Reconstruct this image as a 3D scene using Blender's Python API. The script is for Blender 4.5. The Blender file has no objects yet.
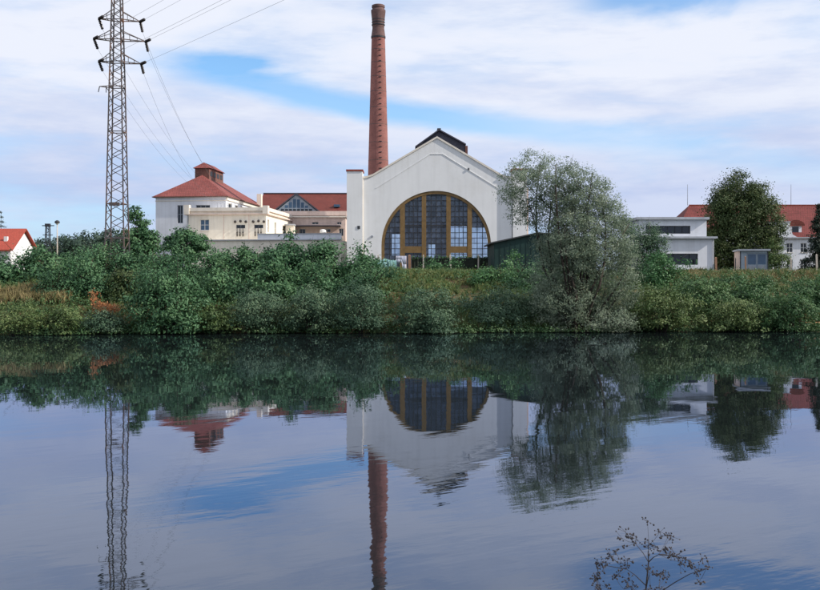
import bpy, math, random
import numpy as np
from mathutils import Vector

sc = bpy.context.scene
R = math.radians
# ------------------------------------------------------------------ camera
CAMZ = 3.9
F = 1000.0                     # focal length in photograph pixels (820 wide)
cam_d = bpy.data.cameras.new('camera'); cam = bpy.data.objects.new('camera', cam_d)
sc.collection.objects.link(cam)
cam.location = (0, 0, CAMZ); cam.rotation_euler = (R(90), 0, 0)
cam_d.sensor_width = 36; cam_d.lens = F / 820 * 36
cam_d.shift_y = -11.0 / 820
cam_d.clip_start = 0.1; cam_d.clip_end = 9000
sc.camera = cam
# ------------------------------------------------------------------ sun + sky
SUN_EL, SUN_AZ = 34.0, 12.0      # azimuth: degrees from +X towards the viewer (-Y)
sdir = Vector((math.cos(R(SUN_EL)) * math.cos(R(SUN_AZ)), -math.cos(R(SUN_EL)) * math.sin(R(SUN_AZ)), math.sin(R(SUN_EL))))
sun_d = bpy.data.lights.new('sun', 'SUN'); sun = bpy.data.objects.new('sun', sun_d)
sc.collection.objects.link(sun)
sun_d.energy = 5.0; sun_d.angle = R(0.55); sun_d.color = (1.0, 0.93, 0.83)
sun.rotation_euler = (-sdir).to_track_quat('-Z', 'Y').to_euler()
sun.location = (60, -20, 60)

world = bpy.data.worlds.new('World'); sc.world = world; world.use_nodes = True
wt = world.node_tree; wt.nodes.clear()
def WN(t, **kw):
    n = wt.nodes.new(t)
    for k, v in kw.items(): setattr(n, k, v)
    return n
def wmath(op, a, b=None, clamp=False):
    n = WN('ShaderNodeMath', operation=op, use_clamp=clamp)
    for i, v in enumerate((a, b)):
        if v is None: continue
        if isinstance(v, (int, float)): n.inputs[i].default_value = v
        else: wt.links.new(v, n.inputs[i])
    return n.outputs[0]
def wmap(v, a, b, c, d):
    n = WN('ShaderNodeMapRange'); n.interpolation_type = 'SMOOTHSTEP'
    wt.links.new(v, n.inputs[0])
    for i, q in enumerate((a, b, c, d)): n.inputs[i + 1].default_value = q
    return n.outputs[0]
wo = WN('ShaderNodeOutputWorld'); bg = WN('ShaderNodeBackground'); bg.inputs[1].default_value = 0.1
sky = WN('ShaderNodeTexSky', sky_type='NISHITA'); sky.sun_disc = False
sky.sun_elevation = R(SUN_EL); sky.sun_rotation = R(90 + SUN_AZ)
sky.altitude = 250; sky.air_density = 1.0; sky.dust_density = 0.6; sky.ozone_density = 1.6
tc = WN('ShaderNodeTexCoord')
sep = WN('ShaderNodeSeparateXYZ'); wt.links.new(tc.outputs['Generated'], sep.inputs[0])
dx, dy, dz = sep.outputs
mp = WN('ShaderNodeMapping'); mp.inputs['Scale'].default_value = (2.6, 2.6, 13.0)
mp.inputs['Rotation'].default_value = (0, R(-7), 0); mp.inputs['Location'].default_value = (1.3, 0.4, 2.2)
wt.links.new(tc.outputs['Generated'], mp.inputs[0])
n1 = WN('ShaderNodeTexNoise'); n1.inputs['Scale'].default_value = 1.0; n1.inputs['Detail'].default_value = 7; n1.inputs['Roughness'].default_value = 0.55
n1.inputs['Distortion'].default_value = 0.35
wt.links.new(mp.outputs[0], n1.inputs[0])
mp2 = WN('ShaderNodeMapping'); mp2.inputs['Scale'].default_value = (7, 7, 34); mp2.inputs['Rotation'].default_value = (0, R(-4), 0)
mp2.inputs['Location'].default_value = (4.1, 7.7, 0.6)
wt.links.new(tc.outputs['Generated'], mp2.inputs[0])
n2 = WN('ShaderNodeTexNoise'); n2.inputs['Detail'].default_value = 5; n2.inputs['Roughness'].default_value = 0.6; n2.inputs['Scale'].default_value = 1.0
wt.links.new(mp2.outputs[0], n2.inputs[0])
# a long gap between two cloud banks, sloping gently down to the right
line = wmath('SUBTRACT', dz, wmath('SUBTRACT', 0.172, wmath('MULTIPLY', dx, 0.16)))
line = wmath('ADD', line, wmath('MULTIPLY', wmath('SUBTRACT', n1.outputs[0], 0.5), 0.06))
gap = wmath('SUBTRACT', 1.0, wmap(wmath('ABSOLUTE', line), 0.004, 0.021, 0.0, 1.0))
gap = wmath('MULTIPLY', gap, wmath('MULTIPLY', wmap(dx, -0.30, -0.14, 0, 1), wmap(dx, -0.02, 0.30, 1, 0.25)))
gap = wmath('MULTIPLY', gap, wmap(dy, 0.0, 0.4, 0, 1))
cov = wmath('ADD', wmath('MULTIPLY', n1.outputs[0], 0.8), wmath('MULTIPLY', n2.outputs[0], 0.2))
cov = wmap(cov, 0.30, 0.54, 0.42, 1.0)
line2 = wmath('ADD', wmath('SUBTRACT', dz, 0.276), wmath('MULTIPLY', wmath('SUBTRACT', n1.outputs[0], 0.5), 0.12))
gap2 = wmath('MULTIPLY', wmath('SUBTRACT', 1.0, wmap(wmath('ABSOLUTE', line2), 0.004, 0.030, 0.0, 1.0)), wmath('MULTIPLY', wmap(dx, 0.12, 0.20, 0, 1), wmap(dy, 0.0, 0.4, 0, 1)))
cov = wmath('SUBTRACT', cov, wmath('MULTIPLY', wmath('MAXIMUM', gap, gap2), 0.9), clamp=True)
# low layer of pale blue air near the horizon, brighter banks higher up
shade = wmap(wmath('ADD', wmath('MULTIPLY', n2.outputs[0], 0.6), wmath('MULTIPLY', n1.outputs[0], 0.4)), 0.36, 0.62, 0.0, 1.0)
high = wmap(dz, 0.05, 0.26, 0.0, 1.0)
shade = wmath('ADD', wmath('MULTIPLY', shade, 0.45), wmath('MULTIPLY', high, 0.78), clamp=True)
ccol = WN('ShaderNodeMix', data_type='RGBA'); wt.links.new(shade, ccol.inputs[0])
ccol.inputs[6].default_value = (4.5, 5.5, 8.3, 1); ccol.inputs[7].default_value = (8.5, 8.9, 10.0, 1)
hue = WN('ShaderNodeMix', data_type='RGBA', blend_type='MULTIPLY'); hue.inputs[0].default_value = 1.0
wt.links.new(sky.outputs[0], hue.inputs[6]); hue.inputs[7].default_value = (1.3, 1.7, 2.0, 1)
mix = WN('ShaderNodeMix', data_type='RGBA'); wt.links.new(cov, mix.inputs[0])
wt.links.new(hue.outputs[2], mix.inputs[6]); wt.links.new(ccol.outputs[2], mix.inputs[7])
wt.links.new(mix.outputs[2], bg.inputs[0]); wt.links.new(bg.outputs[0], wo.inputs[0])
# ------------------------------------------------------------------ exposure
sc.view_settings.view_transform = 'Standard'; sc.view_settings.look = 'None'
sc.view_settings.exposure = 0.0; sc.view_settings.gamma = 1.0
sc.view_settings.use_curve_mapping = False
sc.cycles.max_bounces = 8; sc.cycles.transparent_max_bounces = 12
sc.cycles.caustics_reflective = False; sc.cycles.caustics_refractive = False

# ================================================================== helpers
rng = np.random.default_rng(7)
random.seed(7)
col = sc.collection
def PX(px, Y): return (px - 410) * Y / F
def PZ(py, Y): return CAMZ + (284 - py) * Y / F
def P(px, py, Y): return Vector((PX(px, Y), Y, PZ(py, Y)))

MATS = {}
def material(name, colr, rough=0.8, var=0.12, vscale=1.5, bump=0.0, bscale=8.0, streak=0.0, spec=0.3, metal=0.0, stain=None, stain_amt=0.0, stain_scale=0.6):
    """Principled paint/plaster/metal with noise variation, optional vertical streaks, stains and bump."""
    m = bpy.data.materials.new(name); m.use_nodes = True
    nt = m.node_tree; p = nt.nodes['Principled BSDF']
    p.inputs['Roughness'].default_value = rough; p.inputs['Metallic'].default_value = metal
    p.inputs['Specular IOR Level'].default_value = spec
    t = nt.nodes.new('ShaderNodeTexCoord')
    n = nt.nodes.new('ShaderNodeTexNoise'); n.inputs['Scale'].default_value = vscale; n.inputs['Detail'].default_value = 6; n.inputs['Roughness'].default_value = 0.62
    nt.links.new(t.outputs['Object'], n.inputs[0])
    mr = nt.nodes.new('ShaderNodeMapRange'); mr.inputs[1].default_value = 0.3; mr.inputs[2].default_value = 0.7
    mr.inputs[3].default_value = 1 - var; mr.inputs[4].default_value = 1 + var
    nt.links.new(n.outputs[0], mr.inputs[0])
    fac = mr.outputs[0]
    if streak:
        mpn = nt.nodes.new('ShaderNodeMapping'); mpn.inputs['Scale'].default_value = (2.2, 2.2, 0.12)
        nt.links.new(t.outputs['Object'], mpn.inputs[0])
        ns = nt.nodes.new('ShaderNodeTexNoise'); ns.inputs['Scale'].default_value = 1.0; ns.inputs['Detail'].default_value = 5
        nt.links.new(mpn.outputs[0], ns.inputs[0])
        ms = nt.nodes.new('ShaderNodeMapRange'); ms.inputs[1].default_value = 0.45; ms.inputs[2].default_value = 0.75
        ms.inputs[3].default_value = 1.0; ms.inputs[4].default_value = 1 - streak
        nt.links.new(ns.outputs[0], ms.inputs[0])
        mm = nt.nodes.new('ShaderNodeMath'); mm.operation = 'MULTIPLY'
        nt.links.new(fac, mm.inputs[0]); nt.links.new(ms.outputs[0], mm.inputs[1]); fac = mm.outputs[0]
    vm = nt.nodes.new('ShaderNodeVectorMath'); vm.operation = 'SCALE'
    vm.inputs[0].default_value = colr[:3]; nt.links.new(fac, vm.inputs['Scale'])
    out = vm.outputs[0]
    if stain:
        n3 = nt.nodes.new('ShaderNodeTexNoise'); n3.inputs['Scale'].default_value = stain_scale; n3.inputs['Detail'].default_value = 8; n3.inputs['Roughness'].default_value = 0.68
        nt.links.new(t.outputs['Object'], n3.inputs[0])
        m3 = nt.nodes.new('ShaderNodeMapRange'); m3.inputs[1].default_value = 0.5; m3.inputs[2].default_value = 0.68; m3.inputs[4].default_value = stain_amt
        nt.links.new(n3.outputs[0], m3.inputs[0])
        mx = nt.nodes.new('ShaderNodeMix'); mx.data_type = 'RGBA'
        nt.links.new(m3.outputs[0], mx.inputs[0]); nt.links.new(out, mx.inputs[6]); mx.inputs[7].default_value = (*stain, 1)
        out = mx.outputs[2]
    nt.links.new(out, p.inputs['Base Color'])
    if bump:
        nb = nt.nodes.new('ShaderNodeTexNoise'); nb.inputs['Scale'].default_value = bscale; nb.inputs['Detail'].default_value = 5
        nt.links.new(t.outputs['Object'], nb.inputs[0])
        b = nt.nodes.new('ShaderNodeBump'); b.inputs['Strength'].default_value = 0.6; b.inputs['Distance'].default_value = bump
        nt.links.new(nb.outputs[0], b.inputs['Height']); nt.links.new(b.outputs[0], p.inputs['Normal'])
    MATS[name] = m
    return m

def tile_material(name, c1, c2, mortar, bw, bh, msize=0.02, rough=0.75, bump=0.02, var=0.25, soot=False):
    """Brick / roof-tile courses on the UV map (metres)."""
    m = bpy.data.materials.new(name); m.use_nodes = True
    nt = m.node_tree; p = nt.nodes['Principled BSDF']; p.inputs['Roughness'].default_value = rough
    p.inputs['Specular IOR Level'].default_value = 0.25
    uv = nt.nodes.new('ShaderNodeUVMap')
    b = nt.nodes.new('ShaderNodeTexBrick'); b.inputs['Scale'].default_value = 1.0
    b.inputs['Brick Width'].default_value = bw; b.inputs['Row Height'].default_value = bh; b.inputs['Mortar Size'].default_value = msize
    b.inputs['Color1'].default_value = (*c1, 1); b.inputs['Color2'].default_value = (*c2, 1); b.inputs['Mortar'].default_value = (*mortar, 1)
    nt.links.new(uv.outputs[0], b.inputs[0])
    n = nt.nodes.new('ShaderNodeTexNoise'); n.inputs['Scale'].default_value = 0.45; n.inputs['Detail'].default_value = 8; n.inputs['Roughness'].default_value = 0.7
    nt.links.new(uv.outputs[0], n.inputs[0])
    mr = nt.nodes.new('ShaderNodeMapRange'); mr.inputs[1].default_value = 0.3; mr.inputs[2].default_value = 0.7
    mr.inputs[3].default_value = 1 - var; mr.inputs[4].default_value = 1 + var
    nt.links.new(n.outputs[0], mr.inputs[0])
    vm = nt.nodes.new('ShaderNodeVectorMath'); vm.operation = 'SCALE'
    nt.links.new(b.outputs['Color'], vm.inputs[0]); nt.links.new(mr.outputs[0], vm.inputs['Scale'])
    nt.links.new(vm.outputs[0], p.inputs['Base Color'])
    bp = nt.nodes.new('ShaderNodeBump'); bp.inputs['Distance'].default_value = bump; bp.inputs['Strength'].default_value = 0.8
    bp.invert = True
    nt.links.new(b.outputs['Fac'], bp.inputs['Height']); nt.links.new(bp.outputs[0], p.inputs['Normal'])
    MATS[name] = m
    return m

class MB:
    """Collects shapes; build() links them as ONE mesh object."""
    def __init__(s): s.v = []; s.f = []; s.uv = {}
    def add(s, vs, fs):
        o = len(s.v); s.v += [tuple(q) for q in vs]; s.f += [tuple(i + o for i in f) for f in fs]; return s
    def box(s, x0, x1, y0, y1, z0, z1):
        vs = [(x, y, z) for z in (z0, z1) for y in (y0, y1) for x in (x0, x1)]
        return s.add(vs, [(0, 2, 3, 1), (4, 5, 7, 6), (0, 1, 5, 4), (2, 6, 7, 3), (0, 4, 6, 2), (1, 3, 7, 5)])
    def prism_y(s, poly, y0, y1):
        """polygon of (x, z), extruded along y; anticlockwise seen from -y"""
        n = len(poly)
        vs = [(x, y0, z) for x, z in poly] + [(x, y1, z) for x, z in poly]
        fs = [tuple(range(n)), tuple(range(2 * n - 1, n - 1, -1))]
        fs += [(i, i + n, (i + 1) % n + n, (i + 1) % n) for i in range(n)]
        return s.add(vs, fs)
    def prism_x(s, poly, x0, x1):
        """polygon of (y, z), extruded along x"""
        n = len(poly)
        vs = [(x0, y, z) for y, z in poly] + [(x1, y, z) for y, z in poly]
        fs = [tuple(range(n - 1, -1, -1)), tuple(range(n, 2 * n))]
        fs += [(i, (i + 1) % n, (i + 1) % n + n, i + n) for i in range(n)]
        return s.add(vs, fs)
    def tube(s, pts, rad, n=6, cap=True):
        pts = [Vector(p) for p in pts]
        if isinstance(rad, (int, float)): rad = [rad] * len(pts)
        vs = []
        for i, p in enumerate(pts):
            d = (pts[min(i + 1, len(pts) - 1)] - pts[max(i - 1, 0)])
            if d.length < 1e-6: d = Vector((0, 0, 1))
            d.normalize()
            a = d.orthogonal() if abs(d.z) > 0.95 else d.cross(Vector((0, 0, 1)))
            a.normalize(); b = d.cross(a)
            for k in range(n):
                t = 2 * math.pi * k / n
                vs.append(p + (a * math.cos(t) + b * math.sin(t)) * rad[i])
        fs = []
        for i in range(len(pts) - 1):
            for k in range(n):
                k2 = (k + 1) % n
                fs.append((i * n + k, i * n + k2, (i + 1) * n + k2, (i + 1) * n + k))
        if cap:
            fs.append(tuple(range(n - 1, -1, -1))); fs.append(tuple(range((len(pts) - 1) * n, len(pts) * n)))
        return s.add(vs, fs)
    def bar(s, a, b, w, h=None):
        """square bar between two points"""
        a, b = Vector(a), Vector(b); d = (b - a).normalized(); h = h or w
        u = d.cross(Vector((0, 0, 1)))
        if u.length < 0.05: u = Vector((1, 0, 0))
        u.normalize(); v = d.cross(u)
        vs = [q + u * (sx * w / 2) + v * (sy * h / 2) for q in (a, b) for sx, sy in ((-1, -1), (1, -1), (1, 1), (-1, 1))]
        return s.add(vs, [(0, 1, 2, 3), (7, 6, 5, 4), (0, 4, 5, 1), (1, 5, 6, 2), (2, 6, 7, 3), (3, 7, 4, 0)])
    def lathe(s, prof, n=32, uvr=None):
        """profile of (radius, z); UVs in metres"""
        o = len(s.v)
        for r, z in prof:
            for k in range(n):
                t = 2 * math.pi * k / n; s.v.append((r * math.cos(t), r * math.sin(t), z))
        for i in range(len(prof) - 1):
            for k in range(n):
                k2 = (k + 1) % n
                f = (o + i * n + k, o + i * n + k2, o + (i + 1) * n + k2, o + (i + 1) * n + k)
                s.f.append(f)
                if uvr:
                    c = 2 * math.pi * uvr / n
                    s.uv[len(s.f) - 1] = [(k * c, prof[i][1]), ((k + 1) * c, prof[i][1]), ((k + 1) * c, prof[i + 1][1]), (k * c, prof[i + 1][1])]
        s.f.append(tuple(o + k for k in range(n - 1, -1, -1)))
        s.f.append(tuple(o + (len(prof) - 1) * n + k for k in range(n)))
        return s
    def wall(s, o, u, x0, x1, z0, z1, holes, depth):
        """vertical wall face from o along unit u with rectangular recessed holes (u0,u1,z0,z1); outward = u x z"""
        o, u = Vector(o), Vector(u); nrm = u.cross(Vector((0, 0, 1)))
        xs = sorted({x0, x1, *[h[0] for h in holes], *[h[1] for h in holes]}); zs = sorted({z0, z1, *[h[2] for h in holes], *[h[3] for h in holes]})
        q = lambda a, z, d=0: o + u * a + Vector((0, 0, z)) - nrm * d
        for i in range(len(xs) - 1):
            for j in range(len(zs) - 1):
                cx, cz = (xs[i] + xs[i + 1]) / 2, (zs[j] + zs[j + 1]) / 2
                if any(h[0] < cx < h[1] and h[2] < cz < h[3] for h in holes): continue
                s.add([q(xs[i], zs[j]), q(xs[i + 1], zs[j]), q(xs[i + 1], zs[j + 1]), q(xs[i], zs[j + 1])], [(0, 1, 2, 3)])
        for a, b, c, d in holes:
            s.add([q(a, c), q(b, c), q(b, d), q(a, d), q(a, c, depth), q(b, c, depth), q(b, d, depth), q(a, d, depth)],
                  [(0, 4, 5, 1), (1, 5, 6, 2), (2, 6, 7, 3), (3, 7, 4, 0)])
        return s
    def build(s, name, mat, parent=None, smooth=False, uvplanar=False):
        me = bpy.data.meshes.new(name); me.from_pydata(s.v, [], s.f); me.update()
        if s.uv or uvplanar:
            ul = me.uv_layers.new(name='UVMap')
            for pg in me.polygons:
                if pg.index in s.uv: co = s.uv[pg.index]
                else:
                    nn = pg.normal
                    e1 = Vector((-nn.y, nn.x, 0))
                    if e1.length < 0.01: e1 = Vector((1, 0, 0))
                    e1.normalize(); e2 = nn.cross(e1)
                    co = [(me.vertices[i].co.dot(e1), me.vertices[i].co.dot(e2)) for i in pg.vertices]
                for li, c in zip(pg.loop_indices, co): ul.data[li].uv = c
        if smooth: me.polygons.foreach_set('use_smooth', [True] * len(me.polygons))
        me.materials.append(MATS[mat] if isinstance(mat, str) else mat)
        o = bpy.data.objects.new(name, me); col.objects.link(o); o.parent = parent
        return o

def tag(o, label, cat=None, group=None, kind=None):
    if label: o['label'] = label
    if cat: o['category'] = cat
    if group: o['group'] = group
    if kind: o['kind'] = kind
    return o
def thing(name, label, cat, loc=(0, 0, 0), rz=0.0, group=None):
    o = bpy.data.objects.new(name, None); col.objects.link(o)
    o.empty_display_size = 0.5; o.location = loc; o.rotation_euler = (0, 0, rz)
    return tag(o, label, cat, group)

# ------------------------------------------------------------------ value noise for terrain
def vnoise(x, y, seed=0):
    xi, yi = np.floor(x), np.floor(y); xf, yf = x - xi, y - yi
    def h(a, b): return np.modf(np.abs(np.sin(a * 127.1 + b * 311.7 + seed * 74.7) * 43758.5453))[0]
    u, v = xf * xf * (3 - 2 * xf), yf * yf * (3 - 2 * yf)
    return (h(xi, yi) * (1 - u) + h(xi + 1, yi) * u) * (1 - v) + (h(xi, yi + 1) * (1 - u) + h(xi + 1, yi + 1) * u) * v
def shore(x):
    x = np.asarray(x, float); c = np.clip(x, -70, 70)
    return 80.6 + c * 0.085 + (vnoise(x * 0.22, x * 0 + 3.1) - 0.5) * 1.6
def ground(x, y):
    x = np.asarray(x, float); y = np.asarray(y, float)
    t = y - shore(x)
    z = np.interp(t, [-9, -4, 0, 2.5, 8, 16, 36, 60], [-1.8, -1.2, 0.05, 1.5, 3.1, 4.55, 5.2, 5.2])
    z = z + (vnoise(x * 0.5, y * 0.5, 1) - 0.5) * 0.7 * np.clip(t / 3, 0, 1) * np.clip((34 - t) / 12, 0, 1)
    zn = np.interp(y, [-400, 2.5, 4.5, 9.5, 13], [2.3, 2.2, 1.5, -0.4, -1.8])
    z = np.where(y < 40, zn, z)
    hill = 15.5 * np.exp(-(((x + 118) / 62) ** 2 + ((y - 400) / 70) ** 2))
    return z + hill

# ================================================================== materials
material('plaster_white', (0.765, 0.77, 0.775), 0.85, 0.035, 0.35, bump=0.008, bscale=3, streak=0.07, stain=(0.58, 0.56, 0.52), stain_amt=0.3, stain_scale=0.22)
material('plaster_cream', (0.83, 0.77, 0.66), 0.85, 0.06, 0.5, bump=0.008, bscale=3, streak=0.15, stain=(0.55, 0.46, 0.38), stain_amt=0.35, stain_scale=0.35)
material('plaster_trim', (0.74, 0.68, 0.60), 0.8, 0.08, 1.0, streak=0.1)
material('plaster_pink', (0.72, 0.57, 0.50), 0.85, 0.08, 0.8, streak=0.15, stain=(0.45, 0.36, 0.3), stain_amt=0.4)
material('plaster_cool', (0.70, 0.72, 0.77), 0.85, 0.05, 0.4, streak=0.12, stain=(0.5, 0.5, 0.5), stain_amt=0.3)
material('ochre_wood', (0.20, 0.125, 0.05), 0.6, 0.18, 2.5, streak=0.2)
material('dark_metal', (0.035, 0.038, 0.045), 0.55, 0.2, 3)
material('grey_metal', (0.30, 0.32, 0.36), 0.5, 0.15, 2, streak=0.2, metal=0.3)
material('zinc', (0.42, 0.44, 0.48), 0.55, 0.12, 1.2, streak=0.15, metal=0.2)
material('rusty_steel', (0.095, 0.085, 0.088), 0.7, 0.25, 1.2, stain=(0.26, 0.12, 0.06), stain_amt=0.8, stain_scale=0.8)
material('insulator', (0.025, 0.018, 0.016), 0.3, 0.1, 4, spec=0.5)
material('wire', (0.16, 0.16, 0.19), 0.5, 0.05, 1)
material('slate', (0.070, 0.070, 0.092), 0.6, 0.2, 1.5, bump=0.02, bscale=5)
material('red_cap', (0.28, 0.06, 0.04), 0.8, 0.2, 2)
material('green_shed', (0.012, 0.038, 0.034), 0.6, 0.2, 0.8, streak=0.3)
material('shed_roof', (0.06, 0.065, 0.07), 0.75, 0.15, 1)
material('concrete_post', (0.50, 0.44, 0.38), 0.85, 0.12, 3, bump=0.01)
material('timber_post', (0.30, 0.17, 0.11), 0.8, 0.2, 4)
material('screen_cloth', (0.020, 0.026, 0.018), 0.9, 0.3, 2.5, bump=0.03, bscale=4)
material('white_cloth', (0.40, 0.41, 0.50), 0.85, 0.05, 2, bump=0.02, bscale=4)
material('teal_tarp', (0.13, 0.25, 0.24), 0.6, 0.15, 1.5, bump=0.05, bscale=2)
material('timber_red', (0.16, 0.075, 0.06), 0.8, 0.25, 3)
material('grey_blue_wood', (0.30, 0.36, 0.42), 0.6, 0.1, 1.5, streak=0.15)
material('white_paint', (0.74, 0.74, 0.72), 0.6, 0.05, 2)
material('bark_dark', (0.045, 0.035, 0.028), 0.9, 0.3, 3, bump=0.03, bscale=6)
material('bark_grey', (0.11, 0.095, 0.08), 0.9, 0.3, 3, bump=0.03, bscale=6)
material('weed_stem', (0.060, 0.055, 0.062), 0.8, 0.2, 30)
material('dead_wood', (0.34, 0.18, 0.09), 0.85, 0.25, 4)
material('glass_dark', (0.012, 0.016, 0.022), 0.08, 0.3, 0.8, spec=0.5)
material('glass_blue', (0.05, 0.10, 0.17), 0.1, 0.25, 0.8, spec=0.5)
material('interior', (0.20, 0.21, 0.23), 0.9, 0.1, 0.5)
material('interior_floor', (0.16, 0.15, 0.14), 0.7, 0.1, 0.5)
material('boiler_paint', (0.06, 0.075, 0.10), 0.5, 0.15, 1)
tile_material('brick', (0.34, 0.128, 0.108), (0.27, 0.100, 0.088), (0.27, 0.14, 0.12), 0.30, 0.09, 0.016)
tile_material('brick_soot', (0.19, 0.095, 0.085), (0.145, 0.075, 0.07), (0.12, 0.10, 0.10), 0.30, 0.09, 0.016, var=0.3)
tile_material('roof_tile', (0.29, 0.085, 0.076), (0.24, 0.072, 0.066), (0.14, 0.04, 0.03), 0.30, 0.42, 0.04, var=0.32, bump=0.05)
tile_material('roof_tile_dark', (0.19, 0.043, 0.034), (0.15, 0.036, 0.03), (0.09, 0.03, 0.02), 0.22, 0.34, 0.025, var=0.2, bump=0.03)
tile_material('roof_tile_brown', (0.20, 0.044, 0.044), (0.165, 0.038, 0.038), (0.10, 0.03, 0.02), 0.30, 0.42, 0.04, var=0.32, bump=0.05)
tile_material('roof_tile_bright', (0.46, 0.085, 0.058), (0.40, 0.075, 0.05), (0.22, 0.05, 0.03), 0.22, 0.34, 0.025, var=0.12, bump=0.03)

def hall_glass_material():
    m = bpy.data.materials.new('hall_glass'); m.use_nodes = True
    nt = m.node_tree; nt.nodes.clear()
    o = nt.nodes.new('ShaderNodeOutputMaterial')
    tr = nt.nodes.new('ShaderNodeBsdfTransparent'); tr.inputs[0].default_value = (0.62, 0.72, 0.86, 1)
    df = nt.nodes.new('ShaderNodeBsdfDiffuse'); df.inputs[0].default_value = (0.20, 0.245, 0.33, 1)
    gl = nt.nodes.new('ShaderNodeBsdfGlossy'); gl.inputs[0].default_value = (0.9, 0.95, 1, 1); gl.inputs['Roughness'].default_value = 0.05
    n = nt.nodes.new('ShaderNodeTexNoise'); n.inputs['Scale'].default_value = 1.1; n.inputs['Detail'].default_value = 5
    t = nt.nodes.new('ShaderNodeTexCoord'); nt.links.new(t.outputs['Object'], n.inputs[0])
    mr = nt.nodes.new('ShaderNodeMapRange'); mr.inputs[1].default_value = 0.35; mr.inputs[2].default_value = 0.7; mr.inputs[3].default_value = 0.22; mr.inputs[4].default_value = 0.6
    sn = nt.nodes.new('ShaderNodeVectorMath'); sn.operation = 'SNAP'; sn.inputs[1].default_value = (0.58, 50, 0.72)
    of = nt.nodes.new('ShaderNodeVectorMath'); of.operation = 'ADD'; of.inputs[1].default_value = (0.1, 0, 0.14)
    nt.links.new(t.outputs['Object'], of.inputs[0]); nt.links.new(of.outputs[0], sn.inputs[0])
    wn = nt.nodes.new('ShaderNodeTexWhiteNoise'); nt.links.new(sn.outputs[0], wn.inputs[0])
    av = nt.nodes.new('ShaderNodeMath'); av.operation = 'MULTIPLY_ADD'; av.inputs[1].default_value = 0.30
    nt.links.new(wn.outputs[0], av.inputs[0]); 
    ah = nt.nodes.new('ShaderNodeMath'); ah.operation = 'SUBTRACT'; ah.inputs[1].default_value = 0.15; nt.links.new(n.outputs[0], ah.inputs[0]); nt.links.new(ah.outputs[0], av.inputs[2])
    nt.links.new(av.outputs[0], mr.inputs[0])
    m1 = nt.nodes.new('ShaderNodeMixShader'); nt.links.new(mr.outputs[0], m1.inputs[0])
    nt.links.new(tr.outputs[0], m1.inputs[1]); nt.links.new(df.outputs[0], m1.inputs[2])
    fr = nt.nodes.new('ShaderNodeFresnel'); fr.inputs[0].default_value = 1.45
    m2 = nt.nodes.new('ShaderNodeMixShader'); nt.links.new(fr.outputs[0], m2.inputs[0])
    nt.links.new(m1.outputs[0], m2.inputs[1]); nt.links.new(gl.outputs[0], m2.inputs[2])
    nt.links.new(m2.outputs[0], o.inputs[0])
    MATS['hall_glass'] = m
hall_glass_material()

def leaf_material(name, stops, trans=0.28, rough=0.55):
    """leaf colours picked per leaf by the 'tint' attribute"""
    m = bpy.data.materials.new(name); m.use_nodes = True
    nt = m.node_tree; p = nt.nodes['Principled BSDF']; o = nt.nodes['Material Output']
    a = nt.nodes.new('ShaderNodeAttribute'); a.attribute_name = 'tint'
    r = nt.nodes.new('ShaderNodeValToRGB')
    while len(r.color_ramp.elements) < len(stops): r.color_ramp.elements.new(0.5)
    for e, (pos, c) in zip(r.color_ramp.elements, stops): e.position = pos; e.color = (*c, 1)
    nt.links.new(a.outputs['Fac'], r.inputs[0]); nt.links.new(r.outputs[0], p.inputs['Base Color'])
    p.inputs['Roughness'].default_value = rough; p.inputs['Specular IOR Level'].default_value = 0.3
    t = nt.nodes.new('ShaderNodeBsdfTranslucent'); nt.links.new(r.outputs[0], t.inputs[0])
    mx = nt.nodes.new('ShaderNodeMixShader'); mx.inputs[0].default_value = trans
    nt.links.new(p.outputs[0], mx.inputs[1]); nt.links.new(t.outputs[0], mx.inputs[2]); nt.links.new(mx.outputs[0], o.inputs[0])
    MATS[name] = m
leaf_material('leaf_locust', [(0, (0.032, 0.095, 0.042)), (0.5, (0.072, 0.165, 0.072)), (1, (0.15, 0.265, 0.115))], trans=0.2)
leaf_material('leaf_bright', [(0, (0.034, 0.105, 0.042)), (0.5, (0.075, 0.18, 0.066)), (1, (0.15, 0.27, 0.10))], trans=0.22)
leaf_material('leaf_sallow', [(0, (0.036, 0.082, 0.048)), (0.5, (0.076, 0.140, 0.078)), (1, (0.17, 0.235, 0.13))], trans=0.2)
leaf_material('leaf_willow', [(0, (0.10, 0.150, 0.098)), (0.5, (0.21, 0.27, 0.185)), (1, (0.42, 0.455, 0.35))], trans=0.36)
leaf_material('leaf_dark', [(0, (0.028, 0.055, 0.020)), (0.5, (0.065, 0.100, 0.034)), (1, (0.15, 0.165, 0.060))], trans=0.25)
leaf_material('leaf_conifer', [(0, (0.012, 0.024, 0.018)), (0.5, (0.022, 0.040, 0.026)), (1, (0.040, 0.062, 0.036))], trans=0.1)
leaf_material('leaf_olive', [(0, (0.040, 0.080, 0.026)), (0.5, (0.090, 0.145, 0.046)), (0.9, (0.17, 0.21, 0.075)), (1, (0.22, 0.19, 0.09))], trans=0.22)
leaf_material('leaf_bramble', [(0, (0.028, 0.078, 0.030)), (0.5, (0.068, 0.145, 0.052)), (0.9, (0.14, 0.205, 0.08)), (1, (0.20, 0.20, 0.09))], trans=0.22)
leaf_material('leaf_weeds', [(0, (0.06, 0.115, 0.034)), (0.5, (0.15, 0.19, 0.06)), (0.8, (0.29, 0.28, 0.11)), (1, (0.36, 0.27, 0.15))])
leaf_material('leaf_dry', [(0, (0.12, 0.135, 0.05)), (0.5, (0.26, 0.22, 0.10)), (1, (0.42, 0.32, 0.17))], trans=0.15)
leaf_material('leaf_rust', [(0, (0.34, 0.12, 0.05)), (0.5, (0.50, 0.20, 0.08)), (1, (0.62, 0.32, 0.15))], trans=0.2)
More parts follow.
